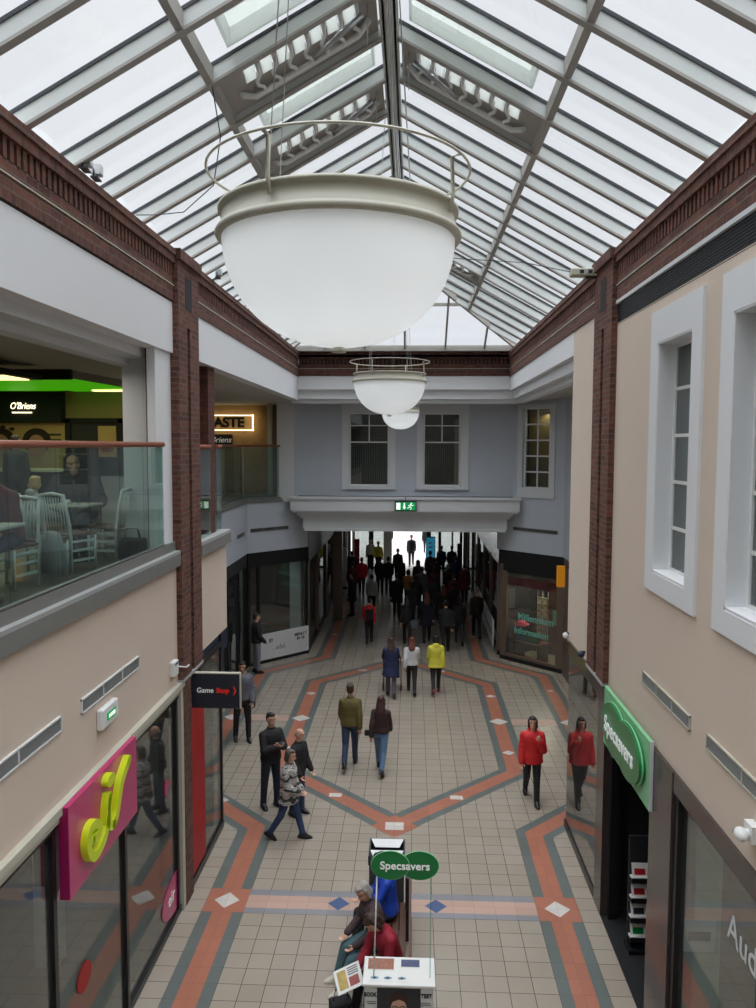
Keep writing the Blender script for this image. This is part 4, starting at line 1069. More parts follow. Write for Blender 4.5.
# bulkhead with sign, mural below
bh = root('cafe_sign'); tag(bh, 'black bulkhead with glowing white script above the cafe counter', 'sign')
b = MB().use(M_GAP); b.box(-10.2, -7.62, 17.05, 17.3, 7.12, 7.78); b.build('board', parent=bh)
t_ = text("O'Briens", .2, frame((-8.45, 17.03, 7.47), (1,0,0), (0,0,1)), M_GLOW, parent=bh, sx=.8, shear=.3)
b = MB().use(M_GLOW); b.box(-8.68, -8.25, 17.02, 17.05, 7.32, 7.345); b.build('underline', parent=bh)
mu = root('wall_mural'); tag(mu, 'pale mural with painted dark haired faces below the black cafe bulkhead', 'mural')
b = MB().use(M_TAN); b.box(-10.2, -7.62, 17.24, 17.3, 5.9, 7.12); b.build('panel', parent=mu)
b = MB().use(mat('mural_hair', (46,34,28), .8)); b.use(MATS['mural_hair'])
for x in (-9.05, -8.0-.25): b.prism([(x+.32*math.cos(a*PI/12), 17.235, 6.72+.28*math.sin(a*PI/12)) for a in range(24)], (0,-.01,0))
for x,z in ((-9.2,7.0),(-9,7.02),(-8.8,6.98)): b.prism([(x+.06*math.cos(a*PI/4), 17.235, z+.04*math.sin(a*PI/4)) for a in range(8)], (0,-.01,0))
b.build('painted_hair', parent=mu)
b = MB().use(M_SKIN2)
for x in (-9.05, -8.25): b.prism([(x+.2*math.cos(a*PI/12), 17.222, 6.6+.26*math.sin(a*PI/12)) for a in range(24)], (0,-.01,0))
b.build('painted_face', parent=mu)
b = MB().use(M_CHAR)
for k in range(3): b.box(-7.98, -7.7, 17.225, 17.235, 6.6+k*.12, 6.64+k*.12)
b.build('painted_text', parent=mu)
dk = root('doorway_frame'); tag(dk, 'dark framed opening with a poster in the cafe back wall', 'doorway')
b = MB().use(M_INTD); b.box(-7.5, -6.35, 17.2, 17.3, 5.1, 7.15); b.use(M_GAP); b.box(-7.56, -7.46, 17.14, 17.3, 5.1, 7.2); b.box(-6.4, -6.3, 17.14, 17.3, 5.1, 7.2); b.box(-7.56, -6.3, 17.14, 17.3, 7.12, 7.22); b.build('frame', parent=dk)
b = MB().use(M_TAN); b.box(-6.85, -6.45, 17.16, 17.19, 6.2, 7.05); b.use(M_AWN); b.prism([(-6.65+.15*math.cos(a*PI/8), 17.155, 6.55+.08*math.sin(a*PI/8)) for a in range(16)], (0,-.01,0)); b.build('poster', parent=dk)
# counter
cc = root('cafe_counter'); tag(cc, 'long dark cafe serving counter at the back of the cafe', 'counter')
b = MB().use(M_INTD); b.box(-10.5, -6.6, 15.6, 16.3, 5.1, 6.1); b.build('cabinet', parent=cc); b = MB().use(M_CREAMMETAL); b.box(-10.55, -6.55, 15.5, 16.35, 6.1, 6.15); b.build('worktop', parent=cc)
sc_ = root('partition_screen'); tag(sc_, 'pale panelled screen behind the man in black in the cafe', 'screen')
b = MB().use(M_LGREY); b.box(-5.0, -4.0, 12.6, 12.66, 5.1, 6.15); b.build('panel', parent=sc_)
b = MB().use(M_CHAR); b.box(-5.6, -4.0, 12.58, 12.68, 6.15, 6.45); b.build('top_rail', parent=sc_)
# lights of the cafe ceiling
gt = root('ceiling_light', (0,0,0)); tag(gt, 'large green lit ceiling panel over the cafe', 'ceiling light')
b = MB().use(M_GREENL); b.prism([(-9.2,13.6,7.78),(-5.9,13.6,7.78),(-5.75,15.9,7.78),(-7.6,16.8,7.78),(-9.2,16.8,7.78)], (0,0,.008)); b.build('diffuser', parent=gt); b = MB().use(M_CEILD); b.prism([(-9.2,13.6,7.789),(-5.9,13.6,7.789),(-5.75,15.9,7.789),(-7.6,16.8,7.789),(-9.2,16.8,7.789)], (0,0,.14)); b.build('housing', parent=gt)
b = MB().use(M_GAP); b.prism([(-9.2,13.5,7.76),(-5.85,13.5,7.76),(-5.85,13.6,7.76),(-9.2,13.6,7.76)], (0,0,.17)); b.build('edge', parent=gt)
gt = root('ceiling_light', (0,0,0)); tag(gt, 'farther green lit ceiling panel with a cream strip beyond the first', 'ceiling light')
b = MB().use(M_GREENL); b.prism([(-7.4,16.85,7.8),(-5.95,16.2,7.8),(-5.95,17.28,7.8),(-7.4,17.28,7.8)], (0,0,.008)); b.use(M_CEILD); b.prism([(-7.4,16.85,7.81),(-5.95,16.2,7.81),(-5.95,17.28,7.81),(-7.4,17.28,7.81)], (0,0,.12)); b.build('diffuser', parent=gt)
b = MB().use(M_WARM); b.box(-6.7,-5.97,16.5,16.7,7.76,7.79); b.build('strip', parent=gt)
hl = root('hanging_light', (0,0,0)); tag(hl, 'black edged warm light raft hanging from the cafe ceiling', 'light')
b = MB().use(M_GAP); b.box(-9, -6.05, 11.0, 12.9, 7.7, 7.78); b.build('frame', parent=hl)
b = MB().use(M_WARM); b.box(-8.9, -6.2, 11.15, 11.75, 7.68, 7.7); b.box(-8.9, -6.2, 11.95, 12.75, 7.68, 7.7); b.build('diffuser', parent=hl)
lamp((-7, 14.5, 7.6), 3, 3, 42, (1,.8,.55)); lamp((-6, 24, 7.7), 1.5, 1.5, 9, (1,.85,.6)); lamp((-4.8, 9, 7.6), 1.5, 3, 34, (1,.92,.82))  # unseen lights added to brighten the cafe walls and sitters
# taste sign
ts = root('neon_sign'); tag(ts, 'bold black letters inside a glowing white outline box on the tan wall', 'sign')
b = MB().use(M_GLOW)
x0, x1, z0, z1 = -7.2, -5.08, 7.1, 7.6
for a in ((x0,x1,z1-.03,z1),(x0,x1,z0,z0+.03),(x0,x0+.03,z0,z1),(x1-.03,x1,z0,z1)): b.box(a[0], a[1], 25.36, 25.42, a[2], a[3])
b.build('neon_outline', parent=ts)
text('TASTE', .44, frame((-6.0, 25.4, 7.35), (1,0,0), (0,0,1)), M_GAP, parent=ts, ext=.02, bold=.018)
pl_ = root('cafe_sign'); tag(pl_, 'small black panel with white script below the glowing outlined sign', 'sign')
b = MB().use(M_GAP); b.box(-6.85, -5.78, 25.35, 25.5, 6.6, 6.98); b.build('board', parent=pl_)
t_ = text("O'Briens", .26, frame((-6.25, 25.33, 6.8), (1,0,0), (0,0,1)), M_WLET, parent=pl_, shear=.3)
# cafe balustrade
bal = root('cafe_balustrade'); tag(bal, 'long glass balustrade with red brown handrail along the cafe edge', 'balustrade')
ys = [-3, -.5, 1.1, 2.6, 4.0, 5.3, 6.35, 7.25, 8.0, 8.85, 9.65, 10.42]
for a, c in zip(ys, ys[1:]):
    g = MB().use(GL_BAL); g.box(-3.305, -3.293, a+.006, c-.006, 5.3, 6.62); g.build('glass_panel', parent=bal)
b = MB().use(M_WOODRAIL); b.tube([(-3.3, -3, 6.655), (-3.3, 10.45, 6.655)], .033, 12); b.build('handrail', parent=bal)
b = MB().use(M_STEEL); b.box(-3.32, -3.28, -3, 10.42, 5.32, 5.335); b.build('bottom_channel', parent=bal)

def chair(label, loc, rz):
    r = root('cafe_chair', loc, rz); tag(r, label, 'chair', 'white slat back cafe chairs')
    W = MATS.get('white_chair') or mat('white_chair', (206,210,206), .5)
    for s in (-1, 1):
        b = MB().use(W); b.tube([(s*.2,-.2,0),(s*.2,-.2,.45),(s*.19,-.235,.7),(s*.17,-.28,.95)], .02, 8); b.build('leg', parent=r)
        b = MB().use(W); b.tube([(s*.2,.2,0),(s*.2,.2,.44)], .018, 8); b.build('leg', parent=r)
        b = MB().use(W)
        for z in (.15,.27,.38): b.box(s*.2-.01, s*.2+.01, -.2, .2, z-.014, z+.014)
        b.build('side_rail', parent=r)
    b = MB().use(M_BENCH); b.box(-.22, .22, -.2, .23, .44, .475); bevel(b.build('seat', parent=r), .01)
    b = MB().use(W)
    for k in range(7):
        x = -.135+.045*k; b.tube([(x,-.215,.5),(x,-.235,.7),(x*.92,-.272,.92)], .009, 6)
    b.build('slats', parent=r)
    b = MB().use(W); b.tube([(-.18,-.276,.94),(0,-.285,.965),(.18,-.276,.94)], .022, 8); b.build('top_rail', parent=r)
    return r
chair('empty white slat back chair nearest the rail between the maroon sitter and the child', (-4.3, 9.0, 5.1), R(-20))
chair('second empty white slat back chair just beyond the first along the rail', (-4.2, 9.58, 5.1), R(-20))
chair('white slat back chair under the blond child in the cafe', (-4.76, 9.75, 5.1), R(-30))
chair('white chair facing left at the right side of the cafe table', (-4.05, 10.5, 5.1), R(80))
def table(label, loc, sx, sy, rz=0):
    r = root('cafe_table', loc, rz); tag(r, label, 'table')
    b = MB().use(mat('table_top_pale', (190,186,172), .35)); b.box(-sx, sx, -sy, sy, .73, .76); bevel(b.build('tabletop', parent=r), .008)
    b = MB().use(M_CHAR); b.tube([(0,0,.02),(0,0,.73)], .035, 12); b.build('pedestal', parent=r)
    b = MB().use(M_CHAR); b.lathe([(0,0),(.24,0),(.24,.015),(.04,.04),(0,.04)], n=24); b.build('base', parent=r)
table('pale cafe table in front of the man in black', (-4.5, 10.42, 5.1), .28, .28)
table('pale cafe table at the left edge before the maroon sitter', (-4.25, 7.55, 5.1), .34, .34)
def cup(loc, label):
    r = root('cup', loc); tag(r, label, 'cup'); b = MB().use(M_SHINYW); b.lathe([(0,0),(.025,0),(.038,.07),(.034,.07),(.023,.006),(0,.006)], n=20); b.build('body', parent=r)
    b = MB().use(M_SHINYW); b.tube([(.033,0,.055),(.055,0,.05),(.052,0,.025),(.03,0,.02)], .005, 6); b.build('handle', parent=r)
cup((-4.5, 10.2, 5.86), 'white cup on the table of the man in black'); cup((-4.15, 7.6, 5.86), 'white cup on the left edge table')
bt = root('drink_bottle', (-4.4, 10.3, 5.86)); tag(bt, 'small clear bottle with dark cap on the cafe table', 'bottle')
b = MB().use(GL_BAL); b.lathe([(0,0),(.03,0),(.03,.13),(.012,.17),(.012,.2),(0,.2)], n=18); b.build('body', parent=bt); b = MB().use(M_NAVY); b.lathe([(.014,.19),(.014,.215),(0,.215)], n=12); b.lathe([(.031,.04),(.031,.1)], n=18); b.build('cap', parent=bt)
bg_ = root('shoulder_bag', (-3.66, 10.3, 5.1)); tag(bg_, 'black boxy bag on the cafe floor by the glass', 'bag')
b = MB().use(M_GAP); b.box(-.17, .14, -.12, .12, 0, .32); bevel(b.build('body', parent=bg_), .03, 3)
b = MB().use(M_BLACK); b.tube([(-.12,0,.33),(-.1,0,.45),(.05,0,.45),(.08,0,.33)], .012, 6); b.build('handle', parent=bg_)

# ================================================================== PASSAGE under the beam
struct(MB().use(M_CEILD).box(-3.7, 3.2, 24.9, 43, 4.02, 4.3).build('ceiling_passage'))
for q in ((-12, 12, 42.9, 43.1, 4.02, 8.7),(-12,-3.3,42.9,43.1,0,4.02),(2.8,12,42.9,43.1,0,4.02)): struct(MB().use(M_INTD).box(*q).build('wall_passage_end'))
for s in (-1, 1):
    x = -3.28 if s < 0 else 2.76
    r = root('storefront'); tag(r, 'row of dark glazed shop fronts along the %s side of the passage' % ('left' if s < 0 else 'right'), 'shop front')
    b = MB().use(M_CHAR if s < 0 else M_GRANITE)
    b.box(min(x,x+s*.12), max(x,x+s*.12), 25.1, 43, 2.9, 4.0); b.box(min(x,x+s*.12), max(x,x+s*.12), 25.1, 43, 0, .15)
    b.build('frame', parent=r)
    for y in (25.1, 27.6, 30.2, 33, 36, 39, 42):
        b = MB().use(M_BENCH if (s < 0 and y in (30.2,)) else M_BROWNFRAME); wd = .5 if y == 30.2 and s < 0 else .15
        b.box(min(x-s*.02,x+s*.12), max(x-s*.02,x+s*.12), y, y+wd, 0, 2.95); b.build('post', parent=r)
    g = MB().use(GL_MIRR); g.box(min(x+s*.04,x+s*.05), max(x+s*.04,x+s*.05), 25.2, 43, .15, 2.9); g.build('glass_panel', parent=r)
    xx = x+s*2.5
    b = MB().use(M_INTD if s < 0 else mat('maroon_interior', (74,40,40), .8)); b.box(min(xx,xx+.1*s), max(xx,xx+.1*s), 25.2, 43, 0, 4); b.box(min(x+s*.15,xx), max(x+s*.15,xx), 25.3, 43, 3.9, 4.0); b.box(min(x+s*.15,xx), max(x+s*.15,xx), 27, 27.1, 0, 4)
    struct(b.build('wall_passage_left' if s < 0 else 'wall_passage_right'))
struct(MB().use(M_BROWNFRAME).box(-2.95, -2.62, 29.8, 30.2, 0, 4.02).build('wall_passage_column'))
ww = root('window_barrier'); tag(ww, 'long white barrier panel with dark centre line imitating the street in the passage glass', 'barrier')  # white panel stands in for street light reflected in the shop glass
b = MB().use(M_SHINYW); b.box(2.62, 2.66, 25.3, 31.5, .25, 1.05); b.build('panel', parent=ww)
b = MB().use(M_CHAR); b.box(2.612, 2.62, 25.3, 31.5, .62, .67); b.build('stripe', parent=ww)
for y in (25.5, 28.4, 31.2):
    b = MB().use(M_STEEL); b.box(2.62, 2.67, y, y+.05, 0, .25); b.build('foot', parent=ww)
# street beyond
b = MB().use(mat('street_paving', (196,190,184), .7, var=.08, scale=.7)); b.box(-14, 14, 43, 75, -.3, 0); struct(b.build('floor_street'))
# the end doors
dr = root('entrance_doors'); tag(dr, 'steel framed glazed entrance at the far end of the passage', 'doors')
for x0, x1, m in ((-3.2,-3.05,M_SHINYW),(-2.3,-2.05,M_CHAR),(-1.5,-1.05,M_LGREY),(.8,1.05,M_CHAR),(1.45,1.6,M_CHAR),(2.15,2.25,M_SHINYW),(2.6,2.75,M_CHAR)):
    b = MB().use(m); b.box(x0, x1, 42.6, 42.75, 0, 4); b.build('post', parent=dr)
for x0, x1 in ((-3.05,-2.3),(-2.05,-1.5),(1.05,1.45),(1.6,2.15),(2.25,2.6)):
    g = MB().use(GL_DARK); g.box(x0, x1, 42.66, 42.68, .1, 4); g.build('glass_panel', parent=dr)
b = MB().use(M_CHAR); b.box(-3.2, -1.05, 42.6, 42.75, 0, .1); b.box(.8, 2.7, 42.6, 42.75, 0, .1); b.build('sill', parent=dr)
pb = root('poster_board', (1.02, 42.2, 0)); tag(pb, 'bright blue poster board standing at the far end of the passage', 'poster board')
b = MB().use(mat('cyan_poster', (60,170,210), .5, emit=(60,170,210), es=.25)); b.box(-.22, .22, -.02, 0, .5, 1.75); b.build('poster', parent=pb)
b = MB().use(M_SHINYW); b.box(-.09, .09, -.03, -.02, .95, 1.05); b.box(-.09,.09,-.03,-.02,1.2,1.3); b.box(-.09,.09,-.03,-.02,1.42,1.5); b.build('print', parent=pb)
b = MB().use(M_CHAR); b.box(-.25, .25, .0, .05, .0, 1.8); b.box(-.25,.25,-.2,.2,0,.03); b.build('frame', parent=pb)
for k, (x, y, m, lab) in enumerate(((-3.1, 36.5, M_SHINYW, 'tall white display column by the left passage shops'), (-2.75, 40, M_REDPOST, 'red display stand at the far left of the passage'), (2.35, 38.5, M_NAVY, 'blue poster stand at the far right of the passage'))):
    r = root('display_column', (x, y, 0)); tag(r, lab, 'display')
    b = MB().use(m); b.box(-.12, .12, -.1, .1, .1, 1.9); b.build('panel', parent=r); b = MB().use(M_CHAR); b.box(-.16,.16,-.14,.14,0,.1); b.build('base', parent=r)
# passage ceiling lamps
for y in (28, 33, 38):
    r = root('ceiling_light', (C, y, 3.98)); tag(r, 'round flush light in the passage ceiling, %s' % {28:'nearest the atrium',33:'middle of the three',38:'nearest the street'}[y], 'ceiling light')
    b = MB().use(M_SHINYW); b.lathe([(.22,0),(.22,-.03),(.18,-.03)], n=24); b.build('rim', parent=r)
    b = MB().use(M_WARM); b.lathe([(.18,-.025),(0,-.025)], n=24); b.build('diffuser', parent=r)
lamp((C, 33, 3.9), 3, 14, 14, (.9,.93,1))

# ================================================================== KIOSK, BIN, BENCH
ks = root('promotion_stand', (-.1, 8.2, 0)); tag(ks, 'white promotion counter with portrait poster and green oval signs before the bench', 'stand')
b = MB().use(M_SHINYW); b.box(-.365, .365, -.2, .22, 0, .97); bevel(b.build('cabinet', parent=ks), .02)
b = MB().use(M_PAPER); b.box(-.385, .385, -.235, .235, .97, 1.0); bevel(b.build('counter_top', parent=ks), .008)
b = MB().use(M_CHAR); b.box(-.23, .23, -.21, -.2, .05, .94); pst = b.build('poster', parent=ks)
po = root('portrait'); 
b = MB().use(M_SKIN1); b.prism([(.0+.085*math.cos(a*PI/12), -.211, .72+.115*math.sin(a*PI/12)) for a in range(24)], (0,-.003,0)); pf = b.build('portrait_face', parent=pst)
bpy.data.objects.remove(po)
b = MB().use(mat('brown_hair_print', (62,36,24), .7)); b.prism([(-.1,-.213,.76),(-.1,-.213,.84),(-.06,-.213,.89),(.03,-.213,.9),(.09,-.213,.86),(.1,-.213,.76),(.08,-.213,.8),(.0,-.213,.83),(-.07,-.213,.8)], (0,-.004,0)); b.build('portrait_hair', parent=pst)
b = MB().use(M_BLACK)
for s in (-1,1): b.tube([(s*.04+.033*math.cos(a*PI/6), -.218, .735+.022*math.sin(a*PI/6)) for a in range(12)], .004, 5, closed=True)
b.tube([(-.01,-.218,.737),(.01,-.218,.737)], .003, 5); b.build('portrait_glasses', parent=pst)
text('BOOK A', .062, frame((-.28,-.203,.865),(1,0,0),(0,0,1)), M_BLACK, parent=ks, bold=.002, sx=.75); text('TEST', .062, frame((.29,-.203,.865),(1,0,0),(0,0,1)), M_BLACK, parent=ks, bold=.002, sx=.85)
for s in (-1, 1):
    for z in (.78, .7, .62):
        b = MB().use(M_BLACK); x = s*.29; b.tube([(x-.05,-.205,z+.01),(x+.04,-.205,z+.012),(x+.05,-.205,z-.01),(x-.04,-.205,z-.012)], .003, 5); b.tube([(x-.06*s,-.205,z+.012),(x-.06*s+.02,-.205,z-.03)], .003, 5); b.build('spectacles_print', parent=ks)
for x, m in ((-.27, M_SHINYW), (.33, GL_BAL)):
    b = MB().use(m); b.tube([(x,-.1,1.0),(x+(.03 if x<0 else 0),-.1,2.1)], .008, 8); b.build('pole', parent=ks)
for cx, y_ in ((-.1,-.12),(.21,-.11)):
    b = MB().use(M_GREEN); b.prism([(cx+.2*math.cos(k*PI/20), y_, 2.24+.155*math.sin(k*PI/20)) for k in range(40)], (0,.015,0)); ov = b.build('oval_sign', parent=ks)
    b = MB().use(M_LGREEN); b.tube([(cx+.2*math.cos(k*PI/20), y_+.007, 2.24+.155*math.sin(k*PI/20)) for k in range(40)], .006, 6, closed=True); b.build('oval_rim', parent=ov)
text('Specsavers', .118, frame((.055,-.128,2.24),(1,0,0),(0,0,1)), M_WLET, parent=ov, ext=.003, bold=.002, sx=1.02)
fy = [(-.2,.1,'spread of brown printed photos on the white counter', mat('photo_print', (150,100,80), .5, var=.6, scale=25), .14,.09),(.12,.12,'dark blue tablet leaflet on the white counter', mat('blue_print', (70,76,110), .4, var=.4, scale=18), .1,.06)]
for x, y, lab, m, sx_, sy_ in fy:
    r = root('leaflet', (-.1+x, 8.2+y, 1.001)); tag(r, lab, 'leaflet'); b = MB().use(M_PAPER); b.box(-sx_-.01, sx_+.01, -sy_-.01, sy_+.01, 0, .004); b.build('sheet', parent=r); b = MB().use(m); b.box(-sx_, sx_, -sy_, sy_, .004, .006); b.build('print', parent=r)
for k, x in enumerate((-.26,-.12,.03)):
    r = root('leaflet', (-.1+x, 8.2-.13, 1.001)); tag(r, ['left of the three small printed cards along the counter front', 'middle of the three small printed cards along the counter front', 'right of the three small printed cards along the counter front'][k], 'leaflet', 'small cards on the counter')
    b = MB().use(M_PAPER); b.box(-.06,.06,-.05,.05,0,.003); b.build('sheet', parent=r); b = MB().use(mat('eye_print', (120,150,170), .5, var=.6, scale=30)); b.ell((0,0,.004),(.045,.025,.002)); b.use(M_CHAR); b.ell((0,0,.006),(.015,.015,.002)); b.build('print', parent=r)
# litter bin
lbn = root('litter_bin', (-.31, 10.72, 0)); tag(lbn, 'grey litter bin with two sloping steel flaps behind the bench', 'bin')
b = MB().use(mat('bin_grey', (74,72,72), .45)); b.box(-.24, .24, -.24, .24, .04, .93); bevel(b.build('bin_body', parent=lbn), .015)
b = MB().use(M_BLACK); b.box(-.22, .22, -.22, .22, 0, .04); b.build('plinth', parent=lbn)
b = MB().use(M_CHAR); b.box(-.25, -.23, -.25, .25, .93, 1.06); b.box(.23, .25, -.25, .25, .93, 1.06); b.box(-.23, .23, .24, .25, .93, 1.06); b.box(-.23,.23,-.25,.25,.93,.94); b.build('hood', parent=lbn)
for y0_ in (.12, -.2):
    b = MB().use(M_SHINYW); b.prism([(-.23,y0_+.12,1.06),(.23,y0_+.12,1.06),(.17,y0_,1.0),(-.17,y0_,1.0)], (0,0,-.008)); b.build('steel_flap', parent=lbn)
gb = root('drink_bottle', (-.28, 10.74, .945)); tag(gb, 'green capped plastic bottle lying in the litter bin top', 'bottle')
b = MB().use(mat('green_plastic', (70,170,50), .3)); b.tube([(-.02,0,.03),(.1,0,.035)], .026, 10); b.build('body', parent=gb); b = MB().use(M_SHINYW); b.tube([(-.08,0,.03),(-.02,0,.03)], .024, 10); b.build('label', parent=gb)
bn = root('bench', (-.03, 9.43, 0)); tag(bn, 'brown slatted wooden bench with low back carrying the three seated people', 'bench')
for k in range(5):
    b = MB().use(M_BENCH); b.box(-.47+k*.095, -.39+k*.095, -1.0, 1.0, .41, .44); b.build('seat_slat', parent=bn)
for z in (.55, .67, .79):
    b = MB().use(M_BENCH); b.box(.03, .06, -1.0, 1.0, z, z+.09); b.build('back_slat', parent=bn)
for y in (-.85, .85):
    b = MB().use(M_CHAR); b.box(-.45, .03, y-.03, y+.03, .36, .41); b.box(-.42, -.36, y-.03, y+.03, 0, .36); b.box(-.02, .03, y-.03, y+.03, 0, .88); b.build('leg', parent=bn)
# ================================================================== PEOPLE
def rx(a): return Matrix.Rotation(a, 3, 'X')
def ry_(a): return Matrix.Rotation(a, 3, 'Y')
def rz_(a): return Matrix.Rotation(a, 3, 'Z')
I3 = Matrix.Identity(3)

def remesh(o, v, it=3):
    m = o.modifiers.new('join', 'REMESH'); m.mode = 'VOXEL'; m.voxel_size = v; m.use_smooth_shade = True
    s = o.modifiers.new('soften', 'SMOOTH'); s.factor = .5; s.iterations = it
    return o

POSES = {
 'stand': dict(legs=[(.02,.03,-.04),(-.02,.04,.05)], arms=[(.05,.10,.25,.1),(.02,.10,.2,.1)]),
 'walk':  dict(legs=[(.38,.12,0),(-.30,.35,0)], arms=[(-.35,.08,.25,.1),(.35,.08,.4,.15)], lean=.05),
 'walk2': dict(legs=[(-.24,.5,0),(.26,.06,0)], arms=[(.3,.1,.5,.2),(-.28,.08,.2,.1)], lean=.04),
 'hands': dict(legs=[(.03,.03,-.05),(-.04,.05,.08)], arms=[(.45,.12,1.75,.75),(.4,.12,1.7,.8)], lean=.02),
 'pockets': dict(legs=[(.0,.02,-.03),(.05,.08,.06)], arms=[(.1,.22,.75,.5),(.1,.22,.75,.5)]),
 'phone': dict(legs=[(.3,.1,0),(-.25,.4,0)], arms=[(.35,.15,2.3,.25),(.12,.1,.3,.1)], lean=.03),
}

def body_parts(P, h, coat, hair, near, sitting=False, slim=1., bag=None):
    """returns meshes for body, jacket, trousers, shoes and hair in the frame of the figure (facing +y, feet on z=0)"""
    lean = P.get('lean', 0); bend = P.get('bend', 0); hy, hp = P.get('head', (0, 0)); hr = P.get('tilt', 0)
    thigh, shin = .425, .415
    J = {}
    for i, sg_ in enumerate((-1, 1)):
        tp, kf, sp_ = P['legs'][i]
        hip = Vector((sg_*.09, 0, -.02))
        kn = hip+Vector((sp_, math.sin(tp), -math.cos(tp))).normalized()*thigh
        an = kn+Vector((sp_*.3, math.sin(tp-kf), -math.cos(tp-kf))).normalized()*shin
        J[i] = (hip, kn, an, tp-kf)
    zl = min(J[0][2].z, J[1][2].z)
    base = Vector((0, 0, .085-zl))
    Rt = rx(-lean); Rb = rx(-(lean+bend)); tw = rz_(P.get('twist', 0))
    def T(x, y, z):                       # torso, bending above the waist
        if z <= .15: return base+tw@(Rt@Vector((x, y, z)))
        return base+tw@(Rt@Vector((0,0,.15))+Rb@Vector((x, y, z-.15)))
    Rhead = tw@Rb@rz_(hy)@rx(-hp)@ry_(hr)
    neck = T(0, -.005, .56); head = neck+tw@Rb@Vector((0,.0,.06))+Rhead@Vector((0,.02,.095))
    arms = []
    for i, sg_ in enumerate((-1, 1)):
        sp, so, ef, inw = P['arms'][i]
        sh = T(sg_*.172*slim, 0, .455)
        ru = tw@Rb@rz_(0)@ry_(-sg_*so)@rx(sp)
        el = sh+ru@Vector((0,0,-.285))
        rf = ru@rz_(sg_*inw)@rx(ef)
        wr = el+rf@Vector((0,0,-.25))
        arms.append((sh, el, wr, rf, sg_))
    S = h/1.78
    def torso(mb, inf, hem, flare=0., top=.53):
        secs = []
        def sec(z, a, b, R=None): secs.append((T(0, 0, z), a+inf, b+inf, tw@(Rb if z > .15 else Rt)))
        if hem < -.06:
            secs.append((T(0,0,hem), .17+inf+flare, .125+inf+flare*.9, tw@Rt)); sec((hem-.02)/2-.0, .172+flare*.5, .125+flare*.4)
        sec(max(hem, -.06) if hem > -.06 else -.04, .165, .118)
        if hem < .04: sec(.04, .165, .118)
        sec(.15, .142*slim, .102); sec(.27, .152*slim, .11); sec(.38, .166*slim, .115); sec(.46, .15*slim, .10); sec(top, .075, .065)
        mb.loft(secs, 24)
    # body
    B = MB(); fs = 1. if near else 1.25
    torso(B, 0, -.06)
    B.cone(neck-(neck-T(0,0,.5))*.9, .058, head-Rhead@Vector((0,.01,.05)), .052)
    hc = lambda x, y, z: head+Rhead@Vector((x, y, z))
    B.ell(hc(0,-.012,.03), (.076,.095,.088), Rhead); B.ell(hc(0,.022,-.045), (.058,.066,.072), Rhead); B.ell(hc(0,.05,-.085), (.03,.028,.026), Rhead)
    B.cone(hc(0,.085,.015), .009, hc(0,.107,-.028), .0135); B.ell(hc(0,.088,-.055), (.024,.01,.008), Rhead)
    B.ell(hc(0,.07,.045), (.05,.02,.012), Rhead)
    for s in (-1, 1): B.ell(hc(s*.078,-.005,-.005), (.01,.02,.032), Rhead)
    for i in (0, 1):
        hip, kn, an, sa = J[i]
        B.cone(base+hip, .08, base+kn, .052); B.cone(base+kn, .052, base+an, .036)
        B.cone(base+an, .034, base+an+rx(0 if sitting else min(0, sa*.75))@Vector((0,.09,-.055)), .016)
    for sh, el, wr, rf, s in arms:
        B.cone(sh, .047, el, .038); B.cone(el, .038, wr, .026)
        pm_ = wr+rf@Vector((0,.0,-.05))
        B.ell(pm_, (.04 if True else 0,.017,.05), rf@rz_(P.get('palm', 0)*s))
        rr = rf@rz_(P.get('palm', 0)*s); curl = P.get('curl', .5)
        for k, (fx_, fl_) in enumerate(((-.028,.066),(-.010,.076),(.009,.072),(.027,.058))):
            p0 = wr+rr@Vector((fx_, 0, -.088)); d1 = rr@rx(curl)@Vector((0,0,-1)); d2 = rr@rx(curl*2.1)@Vector((0,0,-1))
            p1 = p0+d1*fl_*.5; p2 = p1+d2*fl_*.45
            B.cone(p0, .0092*fs, p1, .0085*fs, 8); B.cone(p1, .0085*fs, p2, .0072*fs, 8)
        t0_ = wr+rr@Vector((-s*.03, .004, -.03)); t1_ = t0_+rr@Vector((-s*.028,.02,-.032)); t2_ = t1_+rr@Vector((-s*.004,.014,-.026))
        B.cone(t0_, .012*fs, t1_, .0105*fs, 8); B.cone(t1_, .0105*fs, t2_, .0085*fs, 8)
    # jacket
    K = MB(); hem = coat.get('hem', -.04); fat = coat.get('fat', .02)+(0 if sitting else .01)
    torso(K, fat, hem, coat.get('flare', 0.), .525)
    for s in (-1, 1): K.cone(T(s*.03,-.005,.485), .058+fat*.5, T(s*.155*slim,0,.452), .046+fat*.6)
    for sh, el, wr, rf, s in arms:
        c_ = coat.get('cuff', .96); K.cone(sh, .052+fat*.5, el, .046+fat*.6); e2 = el+(wr-el)*c_
        K.cone(el, .047+fat*.7, e2, .035+fat*.6)
        if near:                              # folds at the elbow
            K.ell(el+rf@Vector((0,.0,-.04)), (.05+fat*.7,.05+fat*.7,.016), rf); K.ell(sh+(el-sh)*.75, (.055+fat*.7,.055+fat*.7,.016), rf)
    if coat.get('hood'): K.ell(T(0,-.085,.53), (.105,.065,.085)); K.ell(T(0,-.03,.56), (.09,.075,.05))
    elif coat.get('collar', 1): K.loft([(T(0,-.005,.5), .09, .08, tw@Rb), (T(0,-.008,.58), .068, .066, tw@Rb)])
    if coat.get('hoodup'): K.ell(hc(0,-.025,.02), (.098,.105,.125), Rhead); K.ell(T(0,-.05,.57), (.09,.08,.07))
    # trousers
    Q = MB(); w = coat.get('leg', .012)
    Q.loft([(T(0,0,-.1)+Vector((0,0,0)), .15, .108, tw@Rt), (T(0,0,-.04), .176, .128, tw@Rt), (T(0,0,.05), .172, .124, tw@Rt), (T(0,0,.1), .158, .112, tw@Rt)], 24)
